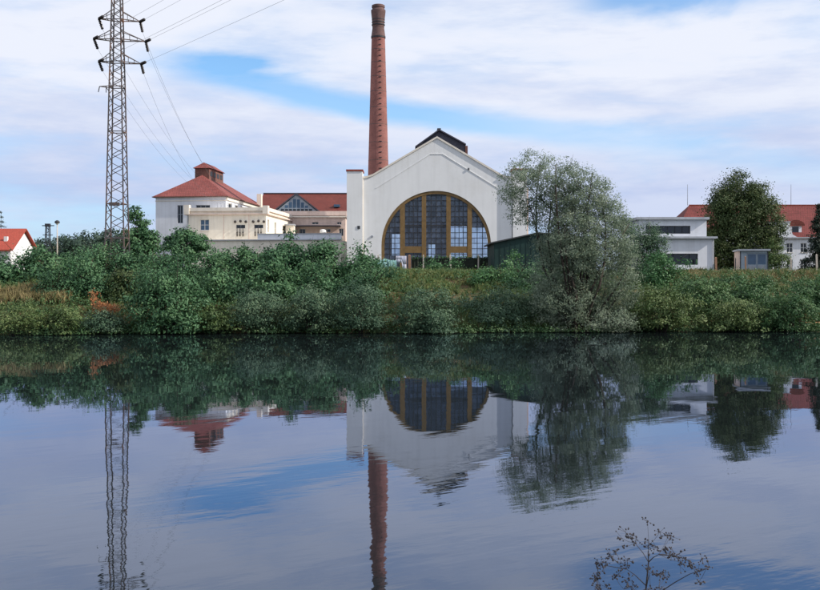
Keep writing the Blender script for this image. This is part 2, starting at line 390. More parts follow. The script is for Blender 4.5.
leaf_material('leaf_far', [(0, (0.022, 0.048, 0.036)), (0.5, (0.034, 0.066, 0.046)), (1, (0.055, 0.090, 0.055))], trans=0.1)

# ================================================================== the setting
def terrain():
    xs = np.unique(np.concatenate([np.linspace(-4000, -400, 12), np.linspace(-400, -70, 34), np.linspace(-70, 70, 176), np.linspace(70, 400, 34), np.linspace(400, 4000, 12)]))
    ys = np.unique(np.concatenate([np.linspace(-600, 0, 8), np.linspace(0, 14, 22), np.linspace(14, 66, 8), np.linspace(66, 122, 90), np.linspace(122, 300, 20), np.linspace(300, 520, 30), np.linspace(520, 6000, 14)]))
    X, Y = np.meshgrid(xs, ys); Z = ground(X, Y)
    nx, ny = len(xs), len(ys)
    v = np.stack([X, Y, Z], -1).reshape(-1, 3)
    i, j = np.meshgrid(np.arange(nx - 1), np.arange(ny - 1)); a = (j * nx + i).ravel()
    f = np.stack([a, a + 1, a + nx + 1, a + nx], 1)
    me = bpy.data.meshes.new('ground'); me.from_pydata(v.tolist(), [], f.tolist()); me.update()
    me.polygons.foreach_set('use_smooth', [True] * len(me.polygons))
    m = bpy.data.materials.new('soil_grass'); m.use_nodes = True
    nt = m.node_tree; p = nt.nodes['Principled BSDF']; p.inputs['Roughness'].default_value = 0.95; p.inputs['Specular IOR Level'].default_value = 0.1
    t = nt.nodes.new('ShaderNodeTexCoord')
    n = nt.nodes.new('ShaderNodeTexNoise'); n.inputs['Scale'].default_value = 0.35; n.inputs['Detail'].default_value = 8; n.inputs['Roughness'].default_value = 0.7
    nt.links.new(t.outputs['Object'], n.inputs[0])
    r = nt.nodes.new('ShaderNodeValToRGB'); e = r.color_ramp.elements
    e[0].position = 0.35; e[0].color = (0.035, 0.045, 0.016, 1); e[1].position = 0.62; e[1].color = (0.13, 0.085, 0.05, 1)
    k = e.new(0.5); k.color = (0.08, 0.075, 0.03, 1)
    nt.links.new(n.outputs[0], r.inputs[0]); nt.links.new(r.outputs[0], p.inputs['Base Color'])
    b = nt.nodes.new('ShaderNodeBump'); b.inputs['Distance'].default_value = 0.15
    n2_ = nt.nodes.new('ShaderNodeTexNoise'); n2_.inputs['Scale'].default_value = 3; n2_.inputs['Detail'].default_value = 6
    nt.links.new(t.outputs['Object'], n2_.inputs[0]); nt.links.new(n2_.outputs[0], b.inputs['Height']); nt.links.new(b.outputs[0], p.inputs['Normal'])
    me.materials.append(m)
    o = bpy.data.objects.new('ground', me); col.objects.link(o); tag(o, 'earth river bank with dry grass rising to a flat terrace', kind='structure')
terrain()

def water():
    me = bpy.data.meshes.new('river_water')
    me.from_pydata([(-4000, 7, 0), (4000, 7, 0), (4000, 92, 0), (-4000, 92, 0)], [], [(0, 1, 2, 3)]); me.update()
    m = bpy.data.materials.new('water'); m.use_nodes = True
    nt = m.node_tree; nt.nodes.clear()
    out = nt.nodes.new('ShaderNodeOutputMaterial'); body = nt.nodes.new('ShaderNodeBsdfDiffuse'); body.inputs[0].default_value = (0.010, 0.014, 0.014, 1)
    mir = nt.nodes.new('ShaderNodeBsdfGlossy'); mir.inputs[0].default_value = (0.72, 0.80, 1.0, 1); mir.inputs['Roughness'].default_value = 0.015
    fre = nt.nodes.new('ShaderNodeFresnel'); fre.inputs[0].default_value = 2.1
    mxs = nt.nodes.new('ShaderNodeMixShader'); nt.links.new(fre.outputs[0], mxs.inputs[0]); nt.links.new(body.outputs[0], mxs.inputs[1]); nt.links.new(mir.outputs[0], mxs.inputs[2]); nt.links.new(mxs.outputs[0], out.inputs[0])
    t = nt.nodes.new('ShaderNodeTexCoord')
    def nz(scale, detail, rot, sx=1.0, sy=1.0, rough=0.5, dist=0.0):
        mp_ = nt.nodes.new('ShaderNodeMapping'); mp_.vector_type = 'TEXTURE'; mp_.inputs['Scale'].default_value = (1 / sx, 1 / sy, 1); mp_.inputs['Rotation'].default_value = (0, 0, R(rot))
        nt.links.new(t.outputs['Object'], mp_.inputs[0])
        n = nt.nodes.new('ShaderNodeTexNoise'); n.inputs['Scale'].default_value = scale; n.inputs['Detail'].default_value = detail; n.inputs['Roughness'].default_value = rough
        n.inputs['Distortion'].default_value = dist
        nt.links.new(mp_.outputs[0], n.inputs[0]); return n.outputs[0]
    def mth(op, a, b):
        n = nt.nodes.new('ShaderNodeMath'); n.operation = op
        for i, v in enumerate((a, b)):
            if isinstance(v, (int, float)): n.inputs[i].default_value = v
            else: nt.links.new(v, n.inputs[i])
        return n.outputs[0]
    swell = nz(0.42, 2, 10, 1.0, 0.8, 0.4)
    ripple = nz(1.5, 1.5, 38, 0.35, 1.0, 0.45)
    fine = nz(5.5, 2, 30, 0.4, 1.0, 0.5)
    patch = nz(0.045, 3, 0, 0.5, 1.0)
    pm = nt.nodes.new('ShaderNodeMapRange'); pm.inputs[1].default_value = 0.40; pm.inputs[2].default_value = 0.62; pm.inputs[3].default_value = 0.4; pm.inputs[4].default_value = 1.0
    nt.links.new(patch, pm.inputs[0])
    sy_ = nt.nodes.new('ShaderNodeSeparateXYZ'); nt.links.new(t.outputs['Object'], sy_.inputs[0])
    lee = nt.nodes.new('ShaderNodeMapRange'); lee.inputs[1].default_value = 12; lee.inputs[2].default_value = 34; lee.inputs[3].default_value = 1.0; lee.inputs[4].default_value = 0.11
    nt.links.new(sy_.outputs[1], lee.inputs[0])          # the far half of the river lies in the lee of the bank
    h = mth('ADD', mth('MULTIPLY', swell, 0.0056), mth('MULTIPLY', mth('MULTIPLY', pm.outputs[0], lee.outputs[0]), mth('ADD', mth('MULTIPLY', ripple, 0.0090), mth('MULTIPLY', fine, 0.0020))))
    b = nt.nodes.new('ShaderNodeBump'); b.inputs['Strength'].default_value = 1.0; b.inputs['Distance'].default_value = 1.0
    nt.links.new(h, b.inputs['Height']); nt.links.new(b.outputs[0], mir.inputs['Normal']); nt.links.new(b.outputs[0], fre.inputs['Normal'])
    me.materials.append(m)
    o = bpy.data.objects.new('river_water', me); col.objects.link(o); tag(o, 'calm river reflecting the sky and the far bank', kind='structure')
water()

# ================================================================== foliage
def leaf_mesh(name, C, N, L, W, tint, mat, parent=None, droop=0.0, g=None):
    """C centres, N facing hints; one folded kite-shaped leaf each (two triangles)"""
    g = g or rng
    n = len(C)
    N = N / np.maximum(np.linalg.norm(N, axis=1, keepdims=True), 1e-6)
    A = g.normal(size=(n, 3)); A[:, 2] -= droop
    A -= (A * N).sum(1, keepdims=True) * N * 0.85
    A /= np.maximum(np.linalg.norm(A, axis=1, keepdims=True), 1e-6)
    B = np.cross(N, A); B /= np.maximum(np.linalg.norm(B, axis=1, keepdims=True), 1e-6)
    l = (L * g.uniform(0.7, 1.35, n))[:, None]; w = (W * g.uniform(0.7, 1.3, n))[:, None]
    v = np.empty((n, 4, 3))
    v[:, 0] = C - A * l * 0.5; v[:, 2] = C + A * l * 0.5
    mid = C - N * w * 0.22
    v[:, 1] = mid + B * w * 0.5; v[:, 3] = mid - B * w * 0.5
    me = bpy.data.meshes.new(name)
    me.vertices.add(n * 4); me.vertices.foreach_set('co', v.reshape(-1).astype(np.float32))
    idx = np.arange(n * 4).reshape(n, 4)
    tri = idx[:, [0, 1, 2, 0, 2, 3]].reshape(-1)
    me.loops.add(n * 6); me.loops.foreach_set('vertex_index', tri.astype(np.int32))
    me.polygons.add(n * 2); me.polygons.foreach_set('loop_start', np.arange(0, n * 6, 3, dtype=np.int32))
    me.update(calc_edges=True)
    at = me.attributes.new('tint', 'FLOAT', 'POINT'); at.data.foreach_set('value', np.repeat(np.clip(tint, 0, 1), 4).astype(np.float32))
    me.materials.append(MATS[mat])
    o = bpy.data.objects.new(name, me); col.objects.link(o); o.parent = parent
    return o

def crown_points(lobes, n, clump_r, per=34, shell=(0.45, 1.05), g=None, up=0.35, floor=None):
    """leaf centres and facing hints in clumps spread through a set of ellipsoid lobes"""
    g = g or rng
    lb = np.array(lobes, float)
    wgt = (lb[:, 3] * lb[:, 4] * lb[:, 5]) ** (2 / 3); wgt /= wgt.sum()
    k = max(4, n // per)
    li = g.choice(len(lb), k, p=wgt)
    d = g.normal(size=(k, 3)); d /= np.linalg.norm(d, axis=1, keepdims=True)
    rr = g.uniform(shell[0] ** 2, shell[1] ** 2, k) ** 0.5
    cc = lb[li, :3] + d * lb[li, 3:6] * rr[:, None]
    csz = g.uniform(0.55, 1.35, k) * clump_r; ct = g.uniform(0, 1, k)
    ci = g.choice(k, n, p=csz ** 2 / (csz ** 2).sum())
    off = g.normal(size=(n, 3)) * 0.5
    C = cc[ci] + off * csz[ci][:, None] * np.array([1.15, 1.15, 0.8])
    N = off * 0.9 + d[ci] * 0.6 + g.normal(size=(n, 3)) * 0.55 + np.array([0, 0, up])
    tint = 0.55 * ct[ci] + 0.45 * g.uniform(0, 1, n)
    if floor is not None:
        k2 = C[:, 2] > floor; C, N, tint = C[k2], N[k2], tint[k2]
    return C, N, tint

def limb(mb, a, b, r0, r1, g, bend=0.12, n=5):
    a, b = Vector(a), Vector(b); L = (b - a).length
    pts = []; rad = []
    o = Vector(g.normal(size=3)) * L * bend
    for i in range(n + 1):
        t = i / n
        pts.append(a.lerp(b, t) + o * math.sin(math.pi * t) * 0.6); rad.append(r0 + (r1 - r0) * t)
    mb.tube(pts, rad, 6)

def plant(name, label, cat, base, lobes, leafmat, n, L, W, clump_r, bark='bark_dark', r0=0.08, group=None, seed=1,
          per=34, shell=(0.45, 1.05), up=0.35, droop=0.0, trunk_name='stem', crown_name='foliage', trunk_top=None, nst=6, twigs=0, floor=0.05, toff=0.04):
    """lobes in world coordinates: (x, y, z, rx, ry, rz)"""
    g = np.random.default_rng(seed)
    root = thing(name, label, cat, base, group=group)
    b = Vector(base); lobes = sorted(lobes, key=lambda q: -q[3])
    lob = [(l[0] - b.x, l[1] - b.y, l[2] - b.z, l[3], l[4], l[5]) for l in lobes]
    mb = MB()
    if trunk_top is not None:                       # one trunk that then divides
        tt = Vector(trunk_top) - b
        limb(mb, (0, 0, -0.3), tt, r0, r0 * 0.7, g, 0.04)
        for l in lob: limb(mb, tt - Vector((0, 0, 0.2)), (l[0], l[1], l[2] + l[5] * 0.35), r0 * 0.5, r0 * 0.1, g, 0.1)
    else:
        for i in range(max(nst, len(lob))):
            l = lob[i % len(lob)]
            e = (l[0] + g.normal() * l[3] * 0.3, l[1] + g.normal() * l[4] * 0.3, l[2] + l[5] * g.uniform(0.2, 0.75))
            limb(mb, (g.normal() * 0.04, g.normal() * 0.04, -0.3), e, r0, r0 * 0.2, g, 0.1)
    for i in range(twigs):
        l = lob[g.integers(len(lobes) if len(lobes) < 14 else 14)]; d = g.normal(size=3); d /= np.linalg.norm(d)
        p0 = Vector((l[0], l[1], l[2])) + Vector(d * np.array(l[3:6]) * 0.2)
        p1 = Vector((l[0], l[1], l[2])) + Vector(d * np.array(l[3:6]) * g.uniform(0.9, 1.22)) + Vector((0, 0, 0.3))
        limb(mb, p0, p1, r0 * 0.22, r0 * 0.05, g, 0.1, 4)
    mb.build(trunk_name, bark, root, smooth=True)
    C, N, t = crown_points(lob, n, clump_r, per, shell, g, up, floor=floor - b.z)
    t = t * 0.85 + toff; sz = g.uniform(0.85, 1.2); L *= sz; W *= sz * g.uniform(0.85, 1.1)
    leaf_mesh(crown_name, C, N, L, W, t, leafmat, root, droop, g)
    return root

def shrub_lobes(px0, px1, y0, y1, Y, seed, k=7, depth=None):
    g = np.random.default_rng(seed * 13 + 5)
    x0, x1 = PX(px0, Y), PX(px1, Y); z1, z0 = PZ(y0, Y), PZ(y1, Y)
    w, h = x1 - x0, z1 - z0; depth = depth or w * 0.5
    out = []
    for i in range(k):
        a = (i + 0.5) / k
        r = g.uniform(0.24, 0.36) * w
        cx = x0 + r + (w - 2 * r) * ((a + g.uniform(-0.1, 0.1)) % 1.0)
        top = 1.0 - 0.25 * abs((cx - (x0 + x1) / 2) / (w / 2)) ** 2 - g.uniform(0, 0.10)
        rz = min(r * 1.15, h * 0.42)
        out.append((cx, Y + g.uniform(-0.5, 0.5) * depth * 0.7, z0 + h * top - rz, r, r, rz))
        if g.uniform() < 0.9:
            out.append((cx + g.normal() * r * 0.4, Y + g.uniform(-0.6, 0.2) * depth * 0.7, z0 + h * g.uniform(0.2, 0.5), r * 1.05, r, rz))
    return out

def base_at(x, y):
    return (float(x), float(y), float(ground(x, y)))

# kind: leaf material, leaf length, width, clump radius, density per square metre of outline
KIND = {'locust': ('leaf_locust', 0.26, 0.15, 0.62, 320), 'bright': ('leaf_bright', 0.24, 0.14, 0.6, 320), 'sallow': ('leaf_sallow', 0.22, 0.08, 0.55, 440),
        'bramble': ('leaf_bramble', 0.22, 0.13, 0.5, 340), 'olive': ('leaf_olive', 0.22, 0.11, 0.5, 330), 'dark': ('leaf_dark', 0.22, 0.14, 0.6, 320)}
def shrub(label, px0, px1, y0, y1, Y, kind, seed, name='bush', cat='bush', group=None, k=7, dens=1.0, r0=0.05):
    m, L, W, cr, den = KIND[kind]; flo = 0.05; cr *= 1.12
    if Y == 'w':                                    # rooted at the water's edge
        Y = 80.0
        for _ in range(4): Y = float(shore(PX((px0 + px1) / 2, Y))) - 0.5 - (seed % 5) * 0.22
        flo = 0.12 + (seed % 3) * 0.12
    lob = shrub_lobes(px0, px1, y0, y1, Y, seed, k)
    if kind in ('locust', 'bright'):                # upright leafy shoots
        g = np.random.default_rng(seed + 900)
        for i in range(int(k * 1.6)):
            q = lob[g.integers(len(lob))]; r = g.uniform(0.22, 0.4)
            lob.append((q[0] + g.normal() * q[3] * 0.5, q[1] + g.normal() * q[4] * 0.5, q[2] + q[5] * g.uniform(0.7, 1.05), r, r, g.uniform(0.6, 1.0)))
    area = (PX(px1, Y) - PX(px0, Y)) * (PZ(y0, Y) - PZ(y1, Y))
    return plant(name, label, cat, base_at(PX((px0 + px1) / 2, Y), Y), lob, m, int(area * den * dens), L, W, cr, seed=seed, r0=r0, group=group, twigs=16 if k > 5 else 0, per=74, shell=(0.6, 1.1), floor=flo, toff=np.random.default_rng(seed + 77).uniform(-0.12, 0.12))

LG = 'leafy bushes along the top of the far bank'
shrub('dense blue-green bush in front of the small red-roofed house at the left edge', -36, 24, 256, 312, 90, 'locust', 1, group=LG)
shrub('tall blue-green bush just right of the small red-roofed house', 14, 66, 249, 314, 90.5, 'locust', 2, group=LG)
shrub('dark green bush between the lamp post and the pylon', 56, 106, 247, 312, 91, 'locust', 3, group=LG)
shrub('blue-green bush hiding the foot of the pylon', 92, 146, 248, 312, 92, 'locust', 4, group=LG)
shrub('bush right of the pylon above the dark gap in the bank', 132, 178, 252, 306, 92, 'locust', 5, group=LG)
shrub('blue-green bush below the paired blue window of the cream block', 192, 240, 250, 308, 91.5, 'locust', 6, group=LG)
shrub('feathery green bush below the wall insulators of the cream block', 226, 274, 245, 304, 91.5, 'locust', 7, group=LG)
shrub('leafy green bush below the right corner of the cream block', 260, 312, 243, 306, 92, 'locust', 8, group=LG)
shrub('feathery green bush below the terrace parapet', 298, 346, 243, 304, 92, 'locust', 9, group=LG)
shrub('green bush at the foot of the left pilaster of the white hall', 332, 384, 250, 304, 92.5, 'locust', 10, group=LG)
MG = 'bushes on the middle of the far slope'
shrub('blue-green bush in the middle of the slope below the lamp post', 36, 84, 270, 314, 85.5, 'locust', 111, group=MG)
shrub('blue-green bush on the slope left of the rust-coloured dead branches', 70, 112, 266, 312, 85.5, 'locust', 112, group=MG)
shrub('dark bush on the slope straight above the dark gap', 106, 146, 270, 322, 85, 'dark', 113, group=MG)
shrub('blue-green bush on the slope above the leftmost grey-green sallow', 196, 250, 268, 318, 86, 'locust', 114, group=MG)
shrub('feathery bush on the slope above the middle grey-green sallow', 242, 300, 266, 314, 86.5, 'locust', 115, group=MG)
shrub('blue-green bush on the slope below the terrace parapet', 292, 346, 266, 314, 87, 'locust', 116, group=MG)
shrub('blue-green bush on the slope below the left pilaster of the hall', 338, 388, 268, 314, 87.5, 'locust', 117, group=MG)
shrub('bright low bush between the dark rounded bush and the willow', 440, 492, 296, 320, 86, 'sallow', 118, group=MG)
shrub('dark leafy bush under the left side of the willow', 508, 566, 280, 338, 84.6, 'sallow', 119, group=MG)
shrub('tiny yellow-green bush on the grass slope below the first concrete post', 416, 438, 277, 292, 100, 'olive', 121, group=MG, k=4)
shrub('small green bush on the grass slope under the arched window', 436, 456, 275, 290, 101, 'bright', 122, group=MG, k=4)
shrub('small olive bush on the grass slope right of the bare red soil', 470, 494, 281, 298, 95, 'olive', 123, group=MG, k=4)
shrub('low yellow-green bush on the grass slope left of the bare red soil', 398, 424, 283, 298, 93, 'olive', 124, group=MG, k=4)
shrub('green bush on the slope left of the light green shed bush', 472, 512, 268, 300, 94, 'bright', 131, group=MG, k=5)
shrub('dark green bush between the shed and the foot of the willow', 506, 556, 266, 302, 92, 'locust', 132, group=MG)
shrub('upper bramble mound below the board fence', 664, 712, 277, 300, 95, 'bramble', 133, group=MG, k=6)
shrub('upper bramble mound in front of the posts left of the hut', 704, 752, 274, 300, 95, 'bramble', 134, group=MG, k=6)
shrub('upper bramble mound below the hut door', 744, 790, 275, 300, 95, 'bramble', 135, group=MG, k=6)
shrub('upper bramble mound below the spruce at the right edge', 782, 838, 277, 302, 95, 'bramble', 136, group=MG, k=6)
BG = 'bushes hanging over the water on the far bank'
shrub('wide green bush reaching down to the water right of the dark gap', 128, 212, 264, 338, 'w', 'locust', 12, group=BG, k=10)
shrub('small bush above the wide green waterside bush', 150, 200, 252, 300, 87, 'locust', 13, group=BG)
shrub('olive weedy bush between the wide green bush and the grey-green ones', 196, 240, 300, 338, 'w', 'olive', 14, group=BG)
shrub('grey-green sallow bush below the cream block, leftmost of three at the water', 226, 290, 287, 338, 'w', 'sallow', 15, group=BG)
shrub('grey-green sallow bush, middle one of three at the water', 280, 338, 282, 338, 'w', 'sallow', 16, group=BG)
shrub('grey-green sallow bush at the water below the left pilaster of the hall', 328, 390, 280, 338, 'w', 'sallow', 17, group=BG)
shrub('dark rounded bush on the slope below the arched window', 390, 458, 289, 338, 'w', 'sallow', 18, group=BG)
shrub('shaded bush at the water left of the big willow', 456, 536, 288, 338, 83.6, 'sallow', 19, group=BG)
shrub('light green bush in front of the dark green shed', 494, 536, 264, 300, 97, 'bright', 20, group=BG)
shrub('low green bush between the fence end and the shed', 474, 502, 273, 298, 98, 'bright', 21, group=BG, k=4)
shrub('green bush below the small grey-green tree right of the willow', 634, 682, 252, 304, 94, 'bright', 22, group=BG)
shrub('brownish bush at the water right of the willow', 624, 700, 284, 338, 'w', 'olive', 23, group=BG)
shrub('bramble thicket below the white flat-roofed building', 672, 740, 278, 333, 86.5, 'bramble', 24, group=BG)
shrub('bramble thicket on the bank below the grey hut', 718, 790, 276, 333, 87, 'bramble', 25, group=BG)
shrub('bramble thicket at the right edge of the photo', 770, 860, 278, 333, 87.5, 'bramble', 26, group=BG)
shrub('grassy bush at the water below the grey hut', 696, 772, 296, 338, 'w', 'olive', 27, group=BG)
shrub('low waterside bush at the far right under the bramble', 758, 826, 294, 338, 'w', 'bramble', 28, group=BG)
shrub('weedy olive bush at the water by the left edge', -14, 44, 302, 338, 'w', 'olive', 29, group=BG)
shrub('weedy green bush at the water below the lamp post', 34, 92, 306, 338, 'w', 'olive', 30, group=BG)
shrub('small grey-green bush below the rust-coloured dead branches', 88, 128, 310, 338, 'w', 'sallow', 31, group=BG, k=4)
shrub('small leafy sprig in front of the second concrete fence post', 427, 442, 265, 279, 108, 'bright', 32, k=3, group='sprigs by the fence')
shrub('yellow-green low bush at the foot of the wooden fence post', 384, 416, 274, 300, 98, 'olive', 33, group=BG, k=5)

def lobes_px(lst, Y, dy=0.8):
    out = []
    g = np.random.default_rng(len(lst) * 7 + int(Y))
    for (px, py, rx, rz) in lst:
        a = rx * Y / F; out.append((PX(px, Y), Y + g.uniform(-1, 1) * dy * a, PZ(py, Y), a, a * 0.95, rz * Y / F))
    return out

# willow on the water's edge
WY = 81.4
wl = lobes_px([(515, 183, 18, 23), (534, 172, 22, 20), (556, 180, 24, 22), (580, 190, 25, 24), (601, 212, 22, 28), (578, 222, 26, 26), (552, 212, 24, 22),
               (527, 207, 18, 20), (616, 250, 18, 34), (596, 262, 26, 30), (572, 262, 22, 26), (614, 298, 22, 30), (590, 300, 26, 28), (568, 304, 20, 26), (606, 322, 28, 12), (550, 248, 18, 24), (545, 278, 16, 24), (548, 304, 18, 24), (560, 238, 24, 24), (588, 240, 28, 28), (624, 274, 14, 34), (580, 282, 28, 30), (608, 214, 18, 26), (618, 238, 16, 26), (592, 196, 20, 20), (628, 298, 12, 32), (566, 196, 26, 28), (560, 316, 24, 18), (572, 246, 30, 30), (576, 312, 28, 20), (602, 308, 28, 24), (556, 288, 22, 28), (618, 316, 20, 16), (590, 326, 34, 9)], WY, 0.7)
plant('willow_tree', 'big silvery willow overhanging the water in front of the dark green shed', 'tree', base_at(PX(576, WY), WY), wl, 'leaf_willow', 90000, 0.23, 0.080, 0.42,
      bark='bark_dark', r0=0.15, seed=41, per=28, shell=(0.3, 1.14), up=0.2, droop=0.5, trunk_name='trunk', crown_name='crown', nst=17, twigs=90)
# small tree right of the willow
l = lobes_px([(650, 234, 13, 15), (640, 250, 11, 16), (660, 248, 12, 17), (650, 262, 15, 18), (646, 280, 14, 16)], 99)
plant('small_tree', 'small grey-green tree covering the left half of the white flat-roofed building', 'tree', base_at(PX(650, 99), 99), l, 'leaf_sallow', 9000, 0.22, 0.10, 0.5,
      bark='bark_grey', r0=0.10, seed=42, trunk_name='trunk', crown_name='crown', twigs=20)
l = lobes_px([(628, 228, 7, 12), (632, 246, 8, 16), (622, 262, 8, 18)], 112)
plant('small_tree', 'dark slender tree peeking out behind the right side of the willow', 'tree', base_at(PX(628, 112), 112), l, 'leaf_sallow', 2600, 0.24, 0.12, 0.5,
      bark='bark_dark', r0=0.09, seed=43, trunk_name='trunk', crown_name='crown')
# round broadleaf tree behind the hut
TY = 119.0
l = lobes_px([(741, 189, 17, 16), (730, 199, 16, 17), (753, 200, 16, 18), (717, 222, 13, 22), (740, 215, 26, 26), (766, 222, 16, 26), (774, 230, 10, 18), (721, 204, 14, 15), (762, 206, 14, 16), (709, 232, 8, 18), (728, 240, 22, 26), (752, 242, 24, 24),
              (768, 244, 12, 22), (713, 250, 9, 18), (722, 258, 14, 16), (744, 258, 20, 16)], TY, 0.5)
plant('broadleaf_tree', 'large dense dark round tree behind the small grey hut', 'tree', base_at(PX(738, TY), TY), l, 'leaf_dark', 60000, 0.23, 0.15, 0.75,
      r0=0.38, seed=44, per=80, shell=(0.6, 1.05), trunk_name='trunk', crown_name='crown', trunk_top=(PX(738, TY), TY, 9.5))
# olive small tree right of the hut
l = lobes_px([(777, 246, 6, 9), (775, 256, 8, 11), (780, 263, 8, 9), (770, 266, 7, 9)], 113)
plant('young_tree', 'small olive tree with pointed top right of the grey hut', 'tree', base_at(PX(776, 113), 113), l, 'leaf_olive', 3200, 0.22, 0.13, 0.4, r0=0.08, seed=45, trunk_name='trunk', crown_name='crown')

def spruce(label, px, ytop, Y, w, seed, mat='leaf_conifer', n=9000, name='spruce_tree'):
    g = np.random.default_rng(seed)
    b = Vector(base_at(PX(px, Y), Y)); H = PZ(ytop, Y) - b.z
    root = thing(name, label, 'tree', b)
    MB().tube([(0, 0, -0.3), (0, 0, H * 0.5), (0, 0, H * 0.97)], [0.22, 0.12, 0.03], 8).build('trunk', 'bark_dark', root, smooth=True)
    tiers = 15; Cs, Ns, ts = [], [], []
    for i in range(tiers):
        t = i / (tiers - 1); z = H * (0.06 + 0.92 * t); rad = w * (1 - t) ** 0.85 + 0.15
        for k in range(9):
            a = g.uniform(0, 6.283); r = rad * g.uniform(0.75, 1.1); m = max(6, int(n / tiers / 9 * (0.25 + 1.5 * (1 - t))))
            s = g.uniform(0.1, 1, m)
            p = np.stack([np.cos(a) * r * s, np.sin(a) * r * s, z - 0.30 * r * s + g.normal(size=m) * 0.12], 1) + g.normal(size=(m, 3)) * np.array([0.16, 0.16, 0.1])
            Cs.append(p); Ns.append(g.normal(size=(m, 3)) * 0.6 + np.array([np.cos(a) * .4, np.sin(a) * .4, 0.7])); ts.append(0.5 * g.uniform() + 0.5 * g.uniform(0, 1, m))
    leaf_mesh('crown', np.concatenate(Cs), np.concatenate(Ns), 0.30, 0.10, np.concatenate(ts), mat, root, 0.4, g)
spruce('dark spruce at the right edge in front of the long red-roofed building', 819, 205, 116, 2.3, 46)
spruce('dark spruce behind the small red-roofed house at the left edge', 1, 211, 262, 4.6, 47, n=5000)
# thin tree behind the pylon
l = lobes_px([(135, 214, 7, 8), (140, 226, 9, 9), (146, 236, 9, 9), (133, 238, 9, 12), (150, 244, 8, 9), (138, 250, 12, 10)], 108)
plant('young_tree', 'thin light-leaved tree just behind the right leg of the pylon', 'tree', base_at(PX(138, 108), 108), l, 'leaf_locust', 4200, 0.26, 0.15, 0.45, r0=0.09, seed=48, trunk_name='trunk', crown_name='crown', twigs=14)
l = lobes_px([(185, 238, 14, 8), (172, 243, 10, 7), (198, 244, 9, 7), (186, 252, 14, 10)], 96)
plant('young_tree', 'flat-topped young tree in front of the left corner of the cream block', 'tree', base_at(PX(186, 96), 96), l, 'leaf_locust', 4600, 0.26, 0.15, 0.45, r0=0.1, seed=49, trunk_name='trunk', crown_name='crown', twigs=14)

# dead rust-coloured branches on the left bank
def dead_branches():
    Y = 79.5; b = Vector(base_at(PX(106, Y), Y)); root = thing('dead_branch', 'heap of rust-coloured dead branches pointing right over the bank', 'branch', b)
    g = np.random.default_rng(51); mb = MB(); C = []
    for i in range(26):
        a = P(g.uniform(91, 103), g.uniform(303, 316), Y - 0.6) - b
        e = P(g.uniform(104, 127), g.uniform(305, 311), Y - 1.2 + g.uniform(-.5, .5)) - b if i > 7 else P(g.uniform(90, 99), g.uniform(288, 300), Y - .6) - b
        limb(mb, a, e, 0.028, 0.008, g, 0.08)
        for t in g.uniform(0.2, 1.0, 26): C.append(np.array(a.lerp(e, t)) + g.normal(size=3) * 0.13)
    mb.build('branches', 'dead_wood', root)
    C = np.array(C); leaf_mesh('foliage', C, g.normal(size=C.shape), 0.17, 0.07, g.uniform(0, 1, len(C)), 'leaf_rust', root, 0.2, g)
dead_branches()

def log():
    Y = 83.6; b = Vector((PX(810, Y), Y, 0.3)); g = np.random.default_rng(53)
    root = thing('fallen_branch', 'pale bleached branch lying at the water by the right edge', 'branch', b)
    mb = MB(); mb.tube([P(796, 316, Y) - b, P(802, 322, Y - .3) - b, P(812, 324, Y - .5) - b, P(824, 323, Y - .4) - b], [.04, .10, .13, .12], 8)
    mb.build('limb', 'dead_wood', root, smooth=True)
    tw = MB(); tw.tube([P(803, 322, Y - .3) - b, P(806, 314, Y - .6) - b, P(805, 308, Y - .7) - b], [.05, .03, .012], 6); tw.build('twig', 'dead_wood', root)
log()

